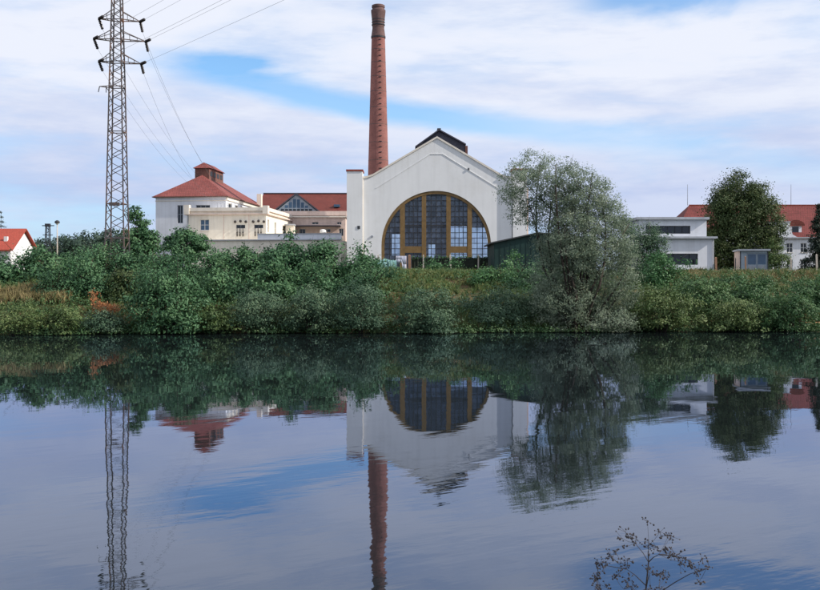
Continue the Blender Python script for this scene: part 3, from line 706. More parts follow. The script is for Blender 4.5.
# ground cover that nobody could count
def ground_cover():
    g = np.random.default_rng(61)
    def scatter(n, t0, t1, xlim=(-52, 56)):
        x = g.uniform(*xlim, n); t = g.uniform(t0, t1, n); y = shore(x) + t
        return x, y
    # leafy undergrowth in low mounds on the whole slope
    k = 4200; x, y = scatter(k, -0.6, 26); ov = g.uniform(0, 1, k) < 0.09; y = np.where(ov, shore(x) - g.uniform(0.2, 1.7, k), y)
    z = np.maximum(ground(x, y), 0.06); px = 410 + x / y * F
    ct = g.uniform(0, 1, k); cs = g.uniform(0.35, 0.8, k)
    py = 284 - (z - CAMZ) / y * F; soil = (px > 450) & (px < 480) & (py > 286) & (py < 306)
    keep = ~soil; x, y, z, ct, cs = x[keep], y[keep], z[keep], ct[keep], cs[keep]; k = len(x)
    n = 190000; ci = g.integers(0, k, n)
    off = g.normal(size=(n, 3)) * 0.6; off[:, 2] = np.abs(off[:, 2])
    C = np.stack([x, y, z], 1)[ci] + off * cs[ci][:, None] * np.array([1.1, 1.1, 0.75])
    N = off + g.normal(size=(n, 3)) * 0.5 + np.array([0, -0.1, 0.4])
    o = leaf_mesh('undergrowth', C, N, 0.17, 0.10, 0.6 * ct[ci] + 0.4 * g.uniform(0, 1, n), 'leaf_bramble', None, 0, g)
    tag(o, 'tangled green undergrowth covering the far river bank', 'undergrowth', kind='stuff')
    # grass blades: yellow-green, drier on the terrace edge
    def grass(name, label, x, y, per, L, mat, hgt, g=g):
        k = len(x); z = ground(x, y); n = k * per; ci = np.repeat(np.arange(k), per)
        a = g.uniform(0, 6.283, n); s = g.uniform(0.0, 0.25, n); h = hgt * g.uniform(0.5, 1.2, n)
        C = np.stack([x[ci] + np.cos(a) * s, y[ci] + np.sin(a) * s, z[ci] + h * 0.5], 1)
        N = np.stack([np.cos(a), np.sin(a), g.normal(size=n) * 0.25], 1)
        v = g.normal(size=(n, 3)) * 0.3
        me = leaf_mesh(name, C, N + v, 1.0, 0.03, g.uniform(0, 1, n) * 0.5 + 0.5 * np.repeat(g.uniform(0, 1, k), per), mat, None, 0, g)
        # stand the blades up: long axis towards the sky, leaning
        m = me.data; lean = g.normal(size=(n, 3)) * 0.28; ax = lean + np.array([0, 0, 1.0]); ax /= np.linalg.norm(ax, axis=1, keepdims=True)
        bx = np.cross(ax, N); bx /= np.maximum(np.linalg.norm(bx, axis=1, keepdims=True), 1e-6)
        vv = np.empty((n, 4, 3)); hh = h[:, None]
        vv[:, 0] = C - ax * hh * 0.5; vv[:, 2] = C + ax * hh * 0.5 + lean * hh * 0.3
        vv[:, 1] = C + bx * L; vv[:, 3] = C - bx * L
        m.vertices.foreach_set('co', vv.reshape(-1).astype(np.float32)); m.update()
        tag(me, label, 'grass', kind='stuff')
    x, y = scatter(2600, -0.2, 24); grass('tall_grass', 'tall weedy grass between the bushes of the far bank', x, y, 14, 0.03, 'leaf_olive', 0.75)
    x = g.uniform(-4, 9, 1300); y = shore(x) + g.uniform(9, 38, 1300); px = 410 + x / y * F; py = 284 - (ground(x, y) - CAMZ) / y * F; kp = ~((px > 452) & (px < 478) & (py > 286) & (py < 305)); x, y = x[kp], y[kp]; grass('terrace_grass', 'yellowish grass below the fence of the white hall', x, y, 16, 0.03, 'leaf_weeds', 0.5)
    xc = g.uniform(-46, 50, 70); x = np.repeat(xc, 9) + g.normal(size=630) * 0.5; y = shore(x) + g.uniform(-0.7, 0.5, 630)
    grass('waterside_sedge', 'tufts of sedge along the waterline of the far bank', x, y, 12, 0.022, 'leaf_olive', 0.9)
    x = g.uniform(24, 54, 1500); y = shore(x) + g.uniform(9, 27, 1500); grass('dry_grass', 'dry straw-coloured grass on the bank top by the grey hut', x, y, 16, 0.03, 'leaf_dry', 0.6)
    x = g.uniform(-37, -28.5, 420); y = shore(x) + g.uniform(4.5, 8.0, 420); grass('brown_weeds', 'brown withered weeds on the bank at the left edge', x, y, 16, 0.035, 'leaf_dry', 0.95)
ground_cover()

def far_wood():
    g = np.random.default_rng(71); Cs, Ns, ts = [], [], []
    lob = []
    outline = [(20, 252), (30, 247), (40, 244), (55, 243), (70, 239), (85, 236), (95, 234), (105, 232), (118, 232), (132, 233), (145, 235), (158, 239), (172, 246), (190, 252)]
    for i in range(90):
        px = g.uniform(14, 196); Y = g.uniform(330, 430)
        top = np.interp(px, [p[0] for p in outline], [p[1] for p in outline]) + g.normal() * 1.6 + (Y - 330) * 0.0
        x = PX(px, Y); z1 = PZ(top, Y); r = g.uniform(2.4, 4.2)
        lob.append((x, Y, z1 - r, r, r, r * g.uniform(0.9, 1.5)))
        lob.append((x + g.normal() * 2, Y - 2, z1 - r * 2.3, r * 1.3, r, r * 1.5))
    C, N, t = crown_points(lob, 42000, 1.6, 30, (0.6, 1.05), g)
    o = leaf_mesh('distant_wood', C, N, 0.95, 0.6, t, 'leaf_far', None, 0, g)
    tag(o, 'dark wooded hill far behind the pylon', 'wood', kind='stuff')
far_wood()

# ================================================================== buildings
def window(parent, o, u, a, b, c, d, depth, frame='white_paint', glass='glass_dark', fw=0.08, cols=2, rows=1, sill=False, label=None):
    """framed window set into a hole of MB.wall (same arguments): part 'window', sub-parts 'pane'"""
    o, u = Vector(o), Vector(u); n = u.cross(Vector((0, 0, 1)))
    mb = MB(); dd = depth - 0.06
    def q(s, z, e): return o + u * s + Vector((0, 0, z)) - n * e
    def brd(s0, s1, z0, z1, e0, e1):
        vs = [q(s, z, e) for e in (e0, e1) for z in (z0, z1) for s in (s0, s1)]
        mb.add(vs, [(0, 1, 3, 2), (4, 6, 7, 5), (0, 4, 5, 1), (2, 3, 7, 6), (0, 2, 6, 4), (1, 5, 7, 3)])
    brd(a, a + fw, c, d, dd - 0.05, dd + 0.03); brd(b - fw, b, c, d, dd - 0.05, dd + 0.03)
    brd(a + fw, b - fw, c, c + fw, dd - 0.05, dd + 0.03); brd(a + fw, b - fw, d - fw, d, dd - 0.05, dd + 0.03)
    for i in range(1, cols):
        s = a + (b - a) * i / cols; brd(s - fw * 0.45, s + fw * 0.45, c + fw, d - fw, dd - 0.04, dd + 0.02)
    for i in range(1, rows):
        z = c + (d - c) * i / rows; brd(a + fw, b - fw, z - fw * 0.35, z + fw * 0.35, dd - 0.035, dd + 0.015)
    w = mb.build('window', frame, parent)
    if label: w['label'] = label
    for i in range(cols):
        s0 = a + (b - a) * i / cols; s1 = a + (b - a) * (i + 1) / cols
        pm = MB(); pm.add([q(s0, c, depth - 0.012 - 0.001 * i), q(s1, c, depth - 0.012 - 0.001 * i), q(s1, d, depth - 0.012 - 0.001 * i), q(s0, d, depth - 0.012 - 0.001 * i)], [(0, 1, 2, 3)])
        pm.build('pane', glass, w)
    if sill:
        sm = MB(); vs = [q(s, z, e) for e in (-0.08, 0.02) for z in (c - 0.08, c - 0.005) for s in (a - 0.08, b + 0.08)]
        sm.add(vs, [(0, 1, 3, 2), (4, 6, 7, 5), (0, 4, 5, 1), (2, 3, 7, 6), (0, 2, 6, 4), (1, 5, 7, 3)]); sm.build('sill', 'plaster_trim', w)
    return w

def box_walls(root, name, x0, x1, y0, y1, z0, z1, mat, front=(), right=(), left=(), depth=0.22):
    """four walls of a block in local coordinates, holes in the front (-y), right (+x) and left (-x) faces"""
    mb = MB()
    mb.wall((0, y0, 0), (1, 0, 0), x0, x1, z0, z1, list(front), depth)
    mb.wall((x1, 0, 0), (0, 1, 0), y0, y1, z0, z1, list(right), depth)
    mb.wall((0, y1, 0), (-1, 0, 0), -x1, -x0, z0, z1, [], depth)
    mb.wall((x0, 0, 0), (0, -1, 0), -y1, -y0, z0, z1, list(left), depth)
    mb.add([(x0, y0, z1), (x1, y0, z1), (x1, y1, z1), (x0, y1, z1)], [(0, 1, 2, 3)])
    return mb.build(name, mat, root)

G0 = 5.2
# ---------------------------------------------------------------- power-station hall with the great arched window
HY = 134.5; kH = HY / F
def hall():
    cx = PX(437.0, HY); root = thing('power_station_hall', 'white gabled hall with a huge arched ochre-framed window', 'building', (cx, HY, G0))
    z = lambda py: PZ(py, HY) - G0
    x = lambda px: PX(px, HY) - cx
    HW = x(512); Rr = 7.37; cz = z(245.6); ax0 = x(436.2); D = 30.0; T = 0.55
    ze, zt = z(178), z(137.5)
    def top(s):
        t = min(1.0, abs(s) / HW); zz = zt - (zt - ze + 0.5) * t
        return max(zz, ze + (1 - t) * 1.6 - 0.0) if t > 0.9 else zz
    def arch(s): return cz + math.sqrt(max(0, Rr * Rr - (s - ax0) ** 2))
    def facade(y0, y1, hole, sill):
        mb = MB()
        ss = sorted(set([-HW, HW, 0.0, ax0 - Rr, ax0 + Rr] + list(np.linspace(-HW, HW, 41)) + [ax0 + Rr * math.cos(q) for q in np.linspace(0, math.pi, 49)]))
        for a, b in zip(ss[:-1], ss[1:]):
            if b - a < 1e-5: continue
            inside = hole and a >= ax0 - Rr - 1e-4 and b <= ax0 + Rr + 1e-4
            if inside:
                la, lb_ = arch(a), arch(b)
                mb.add([(a, y0, la), (b, y0, lb_), (b, y0, top(b)), (a, y0, top(a)), (a, y1, la), (b, y1, lb_), (b, y1, top(b)), (a, y1, top(a))],
                       [(0, 1, 2, 3), (7, 6, 5, 4), (0, 4, 5, 1), (3, 2, 6, 7)])
                mb.add([(a, y0, -0.5), (b, y0, -0.5), (b, y0, sill), (a, y0, sill), (a, y1, -0.5), (b, y1, -0.5), (b, y1, sill), (a, y1, sill)], [(0, 1, 2, 3), (7, 6, 5, 4), (3, 2, 6, 7)])
            else:
                mb.add([(a, y0, -0.5), (b, y0, -0.5), (b, y0, top(b)), (a, y0, top(a)), (a, y1, -0.5), (b, y1, -0.5), (b, y1, top(b)), (a, y1, top(a))], [(0, 1, 2, 3), (7, 6, 5, 4), (3, 2, 6, 7)])
        for s in ((ax0 - Rr), (ax0 + Rr)):
            mb.add([(s, y0, sill), (s, y0, cz), (s, y1, cz), (s, y1, sill)], [(0, 1, 2, 3)])
        return mb
    facade(0, T, True, 0.6).build('facade', 'plaster_white', root)
    # raised moulding that follows the gable
    mo = MB(); pl = [(-HW + 1.9, z(188.5)), (x(430.5), z(154.3)), (x(442.5), z(154.3)), (HW - 1.9, z(188.5))]
    for (a, b), (c, d) in zip(pl[:-1], pl[1:]):
        mo.add([(a, -0.05, b), (c, -0.05, d), (c, -0.05, d + .11), (a, -0.05, b + .11), (a, 0.02, b), (c, 0.02, d), (c, 0.02, d + .11), (a, 0.02, b + .11)],
               [(0, 1, 2, 3), (0, 4, 5, 1), (3, 2, 6, 7), (0, 3, 7, 4), (1, 5, 6, 2)])
    mo.build('moulding', 'plaster_white', root)
    # cream coping along the rake
    for sg in (-1, 1):
        cp = MB(); ss = np.linspace(0, HW + 0.12, 14) * sg
        for a, b in zip(ss[:-1], ss[1:]):
            a, b = min(a, b), max(a, b); ta, tb = top(a) + 0.01, top(b) + 0.01
            cp.add([(a, -0.14, ta - .10), (b, -0.14, tb - .10), (b, -0.14, tb + .16), (a, -0.14, ta + .16), (a, T + .15, ta - .10), (b, T + .15, tb - .10), (b, T + .15, tb + .16), (a, T + .15, ta + .16)],
                   [(0, 1, 2, 3), (7, 6, 5, 4), (0, 4, 5, 1), (3, 2, 6, 7), (0, 3, 7, 4), (1, 5, 6, 2)])
        cp.build('coping', 'plaster_trim', root)
    # side walls, back wall with tall windows, roof
    for sg in (-1, 1):
        u = (0, 1, 0) if sg > 0 else (0, -1, 0)
        wins = [(4 + i * 6.3, 7 + i * 6.3, 3.0, 9.0) for i in range(4)]
        hs = wins if sg > 0 else [(-b, -a, c, d) for a, b, c, d in wins]
        w = MB(); w.wall((sg * (HW - 0.02), 0, 0), u, *((T, D) if sg > 0 else (-D, -T)), -0.5, ze, hs, 0.4)
        # inner face
        w.wall((sg * (HW - 0.42), 0, 0), (0, -u[1], 0), *((T, D) if sg < 0 else (-D, -T)), -0.5, ze, [(-b, -a, c, d) for a, b, c, d in hs], 0.0)
        ww = w.build('side_wall', 'plaster_white', root)
    bw = MB(); bh = [(2.9, 5.7, 3.0, 8.2), (6.5, 9.2, 2.0, 8.0), (-0.6, 0.5, 1.2, 5.2), (-6.6, -5.3, 3.4, 6.9)]
    bw.wall((0, D - 0.5, 0), (1, 0, 0), -HW, HW, -0.5, ze, bh, 0.4)
    bw.wall((0, D, 0), (-1, 0, 0), -HW, HW, -0.5, ze, [(-b, -a, c, d) for a, b, c, d in bh], 0.0)
    bw.prism_y([(-HW, ze), (HW, ze), (0, zt - 0.4)], D - 0.5, D)
    bw.build('back_wall', 'interior', root)
    fl = MB(); fl.add([(-HW, T, 0.05), (HW, T, 0.05), (HW, D, 0.05), (-HW, D, 0.05)], [(0, 1, 2, 3)]); fl.build('floor', 'interior_floor', root)
    rf = MB()
    for sg in (-1, 1):
        a = [(0, zt - 0.45), (sg * (HW + 0.1), ze - 0.55), (sg * (HW + 0.1), ze - 0.2), (0, zt - 0.12)]
        rf.prism_y(a if sg < 0 else a[::-1], T + 0.01, D + 0.3)
    roof = rf.build('roof', 'slate', root)
    # ridge lantern set back from the gable
    ly0, ly1 = 4.0, 24.0; Yl = HY + ly0
    lx = lambda px: PX(px, Yl) - cx
    lz = lambda py: PZ(py, Yl) - G0
    l0, l1, lc = lx(415.2), lx(465.8), lx(439.0)
    la = MB(); la.prism_y([(l0 + .25, lz(168)), (l1 - .1, lz(168)), (l1 - .1, lz(145)), (lc, lz(131)), (l0 + .25, lz(145))], ly0, ly1)
    la.build('lantern', 'slate', roof)
    lr = MB()
    for e, sg in ((l0, -1), (l1, 1)):
        ez = lz(146.5) if sg < 0 else lz(144.0)
        a = [(lc, lz(129.4) - .18), (e, ez - .18), (e, ez), (lc, lz(129.4))]
        lr.prism_y(a if sg < 0 else a[::-1], ly0 - 0.5, ly1 + 0.5)
    lr.box(lc - .25, lc + .25, ly0 - .5, ly1 + .5, lz(129.4) - .02, lz(128.7))
    lr.build('lantern_roof', 'slate', roof)
    MB().box(l1 - .08, l1 + .25, ly0 - .3, ly1, lz(158), lz(146)).build('lantern_side', 'timber_red', roof)
    # great arched window: outer frame, four mullions, transoms, glazing bars, panes
    wy = 0.30
    fr = MB(); N = 48; w0 = Rr - 0.02; w1 = Rr - 0.40
    pts = [(ax0 - w0, 0.6, ax0 - w1)]
    outer = [(ax0 - w0, 0.62)] + [(ax0 - w0 * math.cos(q), cz + w0 * math.sin(q)) for q in np.linspace(0, math.pi, N)] + [(ax0 + w0, 0.62)]
    inner = [(ax0 - w1, 0.62)] + [(ax0 - w1 * math.cos(q), cz + w1 * math.sin(q)) for q in np.linspace(0, math.pi, N)] + [(ax0 + w1, 0.62)]
    for i in range(len(outer) - 1):
        a, b, c, d = outer[i], outer[i + 1], inner[i + 1], inner[i]
        vs = [(q[0], y, q[1]) for y in (wy - .2, wy + .2) for q in (a, b, c, d)]
        fr.add(vs, [(3, 2, 1, 0), (4, 5, 6, 7), (0, 1, 5, 4), (3, 7, 6, 2)])
    win = fr.build('window', 'ochre_wood', root); win['label'] = 'great arched window with ochre frame and four wide mullions'
    ms = [(x(400.0), x(404.9)), (x(421.8), x(426.2)), (x(446.4), x(450.8)), (x(467.5), x(472.0))]
    for a, b in ms:
        ha, hb = [cz + math.sqrt(w1 ** 2 - (e - ax0) ** 2) + .1 for e in (a, b)]; MB().prism_y([(a, .62), (b, .62), (b, hb), (a, ha)], wy - .16, wy + .16).build('mullion', 'ochre_wood', win)
    bays = [(ax0 - w1, ms[0][0]), (ms[0][1], ms[1][0]), (ms[1][1], ms[2][0]), (ms[2][1], ms[3][0]), (ms[3][1], ax0 + w1)]
    for i in (1, 3):
        MB().box(bays[i][0], bays[i][1], wy - .13, wy + .13, z(252.8), z(246.2)).build('transom', 'ochre_wood', win)
    zb = z(225.3)
    for bi, (a, b) in enumerate(bays):
        def tp(s): return cz + math.sqrt(max(0.0, w1 * w1 - (s - ax0) ** 2))
        gb = MB(); nc = 3 if bi in (0, 4) else 4
        for k in range(1, nc):
            s = a + (b - a) * k / nc
            if tp(s) > 1.2: gb.box(s - .045, s + .045, wy - .04, wy + .04, 0.62, tp(s) - 0.02)
        for h in np.arange(1.3, cz + w1, 0.72):
            s0, s1 = a, b
            if h > cz:
                e = math.sqrt(max(0, w1 * w1 - (h - cz) ** 2)); s0, s1 = max(a, ax0 - e), min(b, ax0 + e)
            if s1 - s0 > 0.2: gb.box(s0, s1, wy - .037, wy + .037, h - .04, h + .04)
        gb.box(a, b, wy - .07, wy + .07, zb - .09, zb + .09) if tp(a) > zb and tp(b) > zb else None
        gb.build('glazing_bars', 'grey_metal' if False else 'dark_metal', win)
        for (zl, up_) in ((0.62, False), (zb, True)):
            g_ = MB(); ss = np.linspace(a, b, 9); top_ = [tp(s) if up_ else min(zb, tp(s)) for s in ss]
            for s0, s1, t0, t1 in zip(ss[:-1], ss[1:], top_[:-1], top_[1:]):
                if max(t0, t1) <= zl + .01: continue
                g_.add([(s0, wy + .06, zl), (s1, wy + .06, zl), (s1, wy + .06, max(t1, zl)), (s0, wy + .06, max(t0, zl))], [(0, 1, 2, 3)])
            if g_.f: g_.build('pane', 'hall_glass', win)
    # sill, drain pipe, small fittings on the wall
    MB().box(ax0 - Rr - .2, ax0 + Rr + .2, -0.12, 0.05, 0.42, 0.61).build('sill', 'plaster_trim', root)
    MB().tube([(-HW + .12, -0.1, 0.2), (-HW + .12, -0.1, ze - .1)], 0.07, 8).build('drain_pipe', 'plaster_trim', root)
    MB().tube([(x(372), -.12, z(236.5)), (x(372), .05, z(236.5))], 0.16, 10).build('vent', 'grey_metal', root)
    MB().box(x(468), x(469.2), -.16, .03, z(170), z(168)).build('wall_lamp', 'dark_metal', root)
    # pilaster towers with red caps
    for a, b, tp_, lab in ((347, 362.6, 171.5, None), (512.6, 526.5, 170.5, None)):
        MB().box(x(a), x(b), -0.45, 2.6, -0.5, z(tp_)).build('pilaster', 'plaster_white', root)
        MB().box(x(a) - .1, x(b) + .1, -0.55, 2.7, z(tp_) + .005, z(tp_ - 1.7)).build('pilaster_cap', 'red_cap', root)
    MB().box(x(357.6), x(360.2), -0.52, -0.44, z(229), z(226)).build('vent', 'dark_metal', root)
    MB().box(x(526.6), x(528.2), -0.1, 2.2, -0.5, z(188)).build('brick_edge', 'plaster_pink', root)
    # machinery standing inside, seen through the glass
    b_ = thing('boiler', 'dark cylindrical boiler seen through the arched window of the hall', 'boiler', (cx - 3.0, HY + 11, G0 + .05))
    MB().tube([(0, 0, 2.4), (0, 9, 2.4)], 1.7, 20).build('drum', 'boiler_paint', b_)
    for yy in (1, 8): MB().box(-1.6, 1.6, yy - .4, yy + .4, 0, 1.2).build('support', 'boiler_paint', b_)
hall()

# ---------------------------------------------------------------- brick chimney
def chimney():
    Y = 168.0; cx = PX(378.3, Y); root = thing('factory_chimney', 'tall round red-brick chimney with sooty top behind the white hall', 'chimney', (cx, Y, G0))
    z = lambda py: PZ(py, Y) - G0
    rt, rb = 13.4 / 2 * Y / F, 20.8 / 2 * Y / F
    z38, z178 = z(38), z(178)
    slope = (rb - rt) / (z178 - z38)
    rad = lambda zz: rt + slope * (zz - z38)
    hs = np.linspace(-0.5, z38, 60)
    MB().lathe([(rad(h), h) for h in hs], 40, uvr=1.45).build('shaft', 'brick', root, smooth=False)
    zc = z(14); zt_ = z(5)
    prof = [(rad(z38) + .02, z38 + .002), (rad(z38) + .10, z38 + .25), (rad(z38) + .04, z38 + .4), (rad(zc) - .02, zc - 2.4), (rad(zc) + .03, zc - 1.2), (rad(zc) + .16, zc), (rad(zc) + .2, zc + .35), (rad(zc) + .2, zc + .62), (rad(zc) + .02, zc + .75), (rad(zc) - .02, zt_ - .55), (rad(zc) + .08, zt_ - .45), (rad(zc) + .08, zt_ - .1), (rad(zc) - .1, zt_)]
    MB().lathe(prof, 40, uvr=1.2).build('crown', 'brick_soot', root)
    def ring(py, over=0.035, h=0.16, name='steel_band', mat='dark_metal'):
        zz = z(py); r = rad(zz) + over
        mb = MB(); n = 40; o = []
        for (rr, q) in ((r - .1, zz), (r, zz), (r, zz + h), (r - .1, zz + h)): o.append((rr, q))
        vs = [(a * math.cos(t), a * math.sin(t), b) for a, b in o for t in np.linspace(0, 2 * math.pi, n, endpoint=False)]
        fs = [(i * n + k, i * n + (k + 1) % n, ((i + 1) % 4) * n + (k + 1) % n, ((i + 1) % 4) * n + k) for i in range(4) for k in range(n)]
        mb.add(vs, fs); mb.build(name, mat, root)
    for py in (17.6, 20.2, 22.8, 25.4): ring(py, 0.05, 0.13)
    ring(38.2, 0.10, 0.2)
    for py in (50, 63, 77, 92, 108, 125, 143, 161): ring(py, 0.012, 0.07, mat='rusty_steel')
    rg = MB(); a0 = R(-75)
    for zz in np.arange(9, z(40), 0.9):
        r = rad(zz); 
        c, s = math.cos(a0), math.sin(a0); t = Vector((-s, c, 0)); q = Vector((c * (r + .05), s * (r + .05), zz))
        rg.bar(q - t * .2, q + t * .2, 0.12, 0.09)
    rg.build('climbing_irons', 'dark_metal', root)['kind'] = 'stuff'
chimney()

# ---------------------------------------------------------------- red-roofed house on the left (turned 6 degrees)
RZ = R(-6.3)
def local_frame(px, Y): return (PX(px, Y), Y, G0)
def red_roof_house():
    Y = 165.0; root = thing('red_roof_house', 'pale house with red hipped roof and roof turret behind the cream block', 'building', local_frame(226, Y), RZ)
    W, Dp = 12.0, 23.5; ze = PZ(196.2, Y) - G0; zr = PZ(174.6, 171) - G0
    x0, x1 = -W, 0.0
    k = Y / F
    wx = lambda px: (px - 226) * k
    wz = lambda py: PZ(py, Y) - G0
    fh = [(wx(175.8), wx(181.6), wz(223), wz(204.8)), (wx(183), wx(190), wz(209.5), wz(204.8)), (wx(195), wx(209.6), wz(223), wz(204.8)), (wx(162.5), wx(166.5), wz(241), wz(236.5))]
    rh = [(1.5 + i * 3.6, 3.7 + i * 3.6, ze - 3.0, ze - 1.0) for i in range(6)]
    box_walls(root, 'wall', x0, x1, 0, Dp, -0.5, ze, 'plaster_cool', fh, rh, depth=0.25)
    MB().box(x0 - .08, x1 + .08, -.08, -.003, ze - .75, ze - .62).build('string_course', 'plaster_trim', root)
    for h in fh: window(root, (0, 0, 0), (1, 0, 0), *h, 0.25, frame='grey_metal', fw=0.09, cols=2 if h[1] - h[0] < 2 else 3, rows=2)
    for h in rh: window(root, (x1, 0, 0), (0, 1, 0), *h, 0.25, frame='plaster_trim', fw=0.1, cols=1)
    MB().box(x1 + .003, x1 + .25, 0, Dp, ze - .6, ze - .15).build('cornice', 'plaster_cream', root)
    # hipped roof
    o = 0.45; a, b, c, d = (x0 - o, -o, ze), (x1 + o, -o, ze), (x1 + o, Dp + o, ze), (x0 - o, Dp + o, ze)
    r1, r2 = (-W / 2, W * 0.5, zr), (-W / 2, Dp - W * 0.5, zr)
    rf = MB(); rf.add([a, b, c, d, r1, r2], [(0, 1, 4), (1, 2, 5, 4), (2, 3, 5), (3, 0, 4, 5), (3, 2, 1, 0)])
    roof = rf.build('roof', 'roof_tile', root, uvplanar=True)
    ft = MB(); e = ze - .12
    ft.box(x0 - o - .03, x1 + o + .03, -o - .05, -o, e, ze + .03); ft.box(x1 + o, x1 + o + .05, -o, Dp + o, e, ze + .03); ft.box(x0 - o - .05, x0 - o, -o, Dp + o, e, ze + .03)
    ft.build('eaves_board', 'timber_red', roof)
    # turret along the ridge
    t0, t1 = W * 0.5 + 0.2, W * 0.5 + 8.4; hw = 1.25; zc = PZ(168.2, 172) - G0; za = PZ(162.8, 173.5) - G0; xc = -W / 2 - .1
    MB().box(xc - hw, xc + hw, t0, t1, zr - 1.6, zc).build('turret', 'timber_red', roof)
    lo = MB()
    for i in range(4): lo.box(xc + hw, xc + hw + .04, t0 + 0.6 + i * 1.9, t0 + 1.9 + i * 1.9, zc - 1.3, zc - .5)
    lo.build('louvre', 'dark_metal', roof)
    q = hw + .32
    tr = MB(); tr.add([(xc - q, t0 - .3, zc), (xc + q, t0 - .3, zc), (xc + q, t1 + .3, zc), (xc - q, t1 + .3, zc), (xc, t0 + 1.0, za), (xc, t1 - 1.0, za)], [(0, 1, 4), (1, 2, 5, 4), (2, 3, 5), (3, 0, 4, 5), (3, 2, 1, 0)])
    tr.build('turret_roof', 'roof_tile', roof, uvplanar=True)
red_roof_house()

def cream_block():
    Y = 155.0; root = thing('switchgear_building', 'cream flat-roofed block with paired blue window and wall insulators', 'building', local_frame(266, Y), RZ)
    k = Y / F; wx = lambda px: (px - 266) * k; wz = lambda py: PZ(py, Y) - G0
    x0, x1, Dp = wx(184.5), 0.0, 17.5; zt = wz(210.8)
    fh = [(wx(198), wx(207.5), wz(230), wz(219))]
    for pc in (240, 258.5): fh.append((wx(pc - 4.6), wx(pc + 4.6), wz(228.2), wz(224.6)))
    rh = [(1.0, 2.0, wz(232), wz(219)), (5.5, 6.6, wz(233), wz(220)), (11, 13.5, wz(233), wz(221))]
    box_walls(root, 'wall', x0, x1, 0, Dp, -0.5, zt, 'plaster_cream', fh, rh, depth=0.25)
    window(root, (0, 0, 0), (1, 0, 0), *fh[0], 0.25, glass='glass_blue', fw=0.09, cols=2, rows=2, sill=True, label='paired window with blue panes')
    for h in fh[1:]: window(root, (0, 0, 0), (1, 0, 0), *h, 0.25, frame='grey_metal', fw=0.05, cols=2, rows=1)
    for h in rh: window(root, (x1, 0, 0), (0, 1, 0), *h, 0.25, fw=0.08, cols=1, rows=2)
    # parapet with string course
    MB().box(x0 - .25, x1 + .25, -.25, Dp + .2, zt + .003, zt + .55).build('parapet', 'plaster_trim', root)
    MB().box(x0 - .35, x1 + .35, -.35, Dp + .3, zt - .55, zt - .38).build('cornice', 'plaster_pink', root)
    MB().box(x0 - .4, x0 + .45, -.4, .5, zt - .5, zt + 1.0).build('corner_pier', 'plaster_trim', root)
    MB().box(x1 - .45, x1 + .4, -.4, .5, zt - .45, zt + .8).build('corner_pier', 'plaster_trim', root)
    for px in (222.5, 248.5): MB().box(wx(px) - .05, wx(px) + .05, -.03, -.002, 1.5, zt - .56).build('joint_strip', 'plaster_pink', root)
    MB().tube([(x0 + .2, -.1, 0), (x0 + .2, -.1, zt - .56)], .08, 8).build('drain_pipe', 'grey_metal', root)
    # wall bushings: three round insulators above each vent, three rods below
    for pc in (240, 258.5):
        for dxp in (-5.5, 0, 5.5):
            MB().lathe([(.07, 0), (.20, .05), (.20, .16), (.11, .2), (.17, .28), (.07, .36)], 12).build('wall_insulator', 'insulator', root)
            o = col.objects[-1]; o.rotation_euler = (R(90), 0, 0); o.location = (wx(pc + dxp), -.01, wz(221.6 - (0.6 if dxp == 0 else 0)))
            MB().lathe([(.06, 0), (.13, .1), (.06, .2), (.13, .35), (.06, .45), (.13, .6), (.06, .75), (.04, 1.5)], 8).build('bushing_rod', 'insulator', root)
            o = col.objects[-1]; o.location = (wx(pc + dxp * .55), -.35, wz(236.4))
    # row of insulators on the roof edge, where the wires come down
    for i in range(7):
        xx = wx(214 + i * 3.6); MB().lathe([(.04, 0), (.10, .1), (.04, .25), (.10, .4), (.04, .55), (.08, .7), (.03, .85)], 8).build('roof_insulator', 'zinc', root)
        o = col.objects[-1]; o.location = (xx, 1.2, zt + .56)
    MB().bar((wx(211), 1.2, zt + .6), (wx(239), 1.2, zt + .6), .1).build('insulator_rail', 'grey_metal', root)
    # ground-floor extension in front with flat roof terrace
    t0, t1, d0 = wx(201), wx(350), -7.0; zl = PZ(240.5, 148) - G0
    lh = [(wx(208 + i * 8.6), wx(213.5 + i * 8.6), zl - 1.25, zl - .75) for i in range(2)] + [(wx(262 + i * 18), wx(268 + i * 18), zl - 3.6, zl - 1.6) for i in range(4)]
    ext = MB(); ext.wall((0, d0, 0), (1, 0, 0), t0, t1, -.5, zl, lh, .2); ext.wall((t1, 0, 0), (0, 1, 0), d0, 12, -.5, zl, [], .2); ext.wall((t0, 0, 0), (0, -1, 0), .0, -d0, -.5, zl, [], .2)
    ext.add([(t0, d0, zl), (t1, d0, zl), (t1, 12, zl), (t0, 12, zl)], [(0, 1, 2, 3)])
    ex = ext.build('extension', 'plaster_cream', root)
    for h in lh: window(root, (0, d0, 0), (1, 0, 0), *h, .2, fw=.06, cols=2)
    MB().box(t0 - .2, t1, d0 - .25, d0 + .3, zl + .002, zl + .16).build('roof_edge', 'zinc', root)
    MB().box(x1 + .4, t1, d0 + .5, d0 + .75, zl + .003, zl + .95).build('terrace_parapet', 'plaster_cool', root)
    MB().box(x1 + .35, t1, d0 + .4, d0 + .85, zl + .952, zl + 1.05).build('parapet_coping', 'zinc', root)
cream_block()

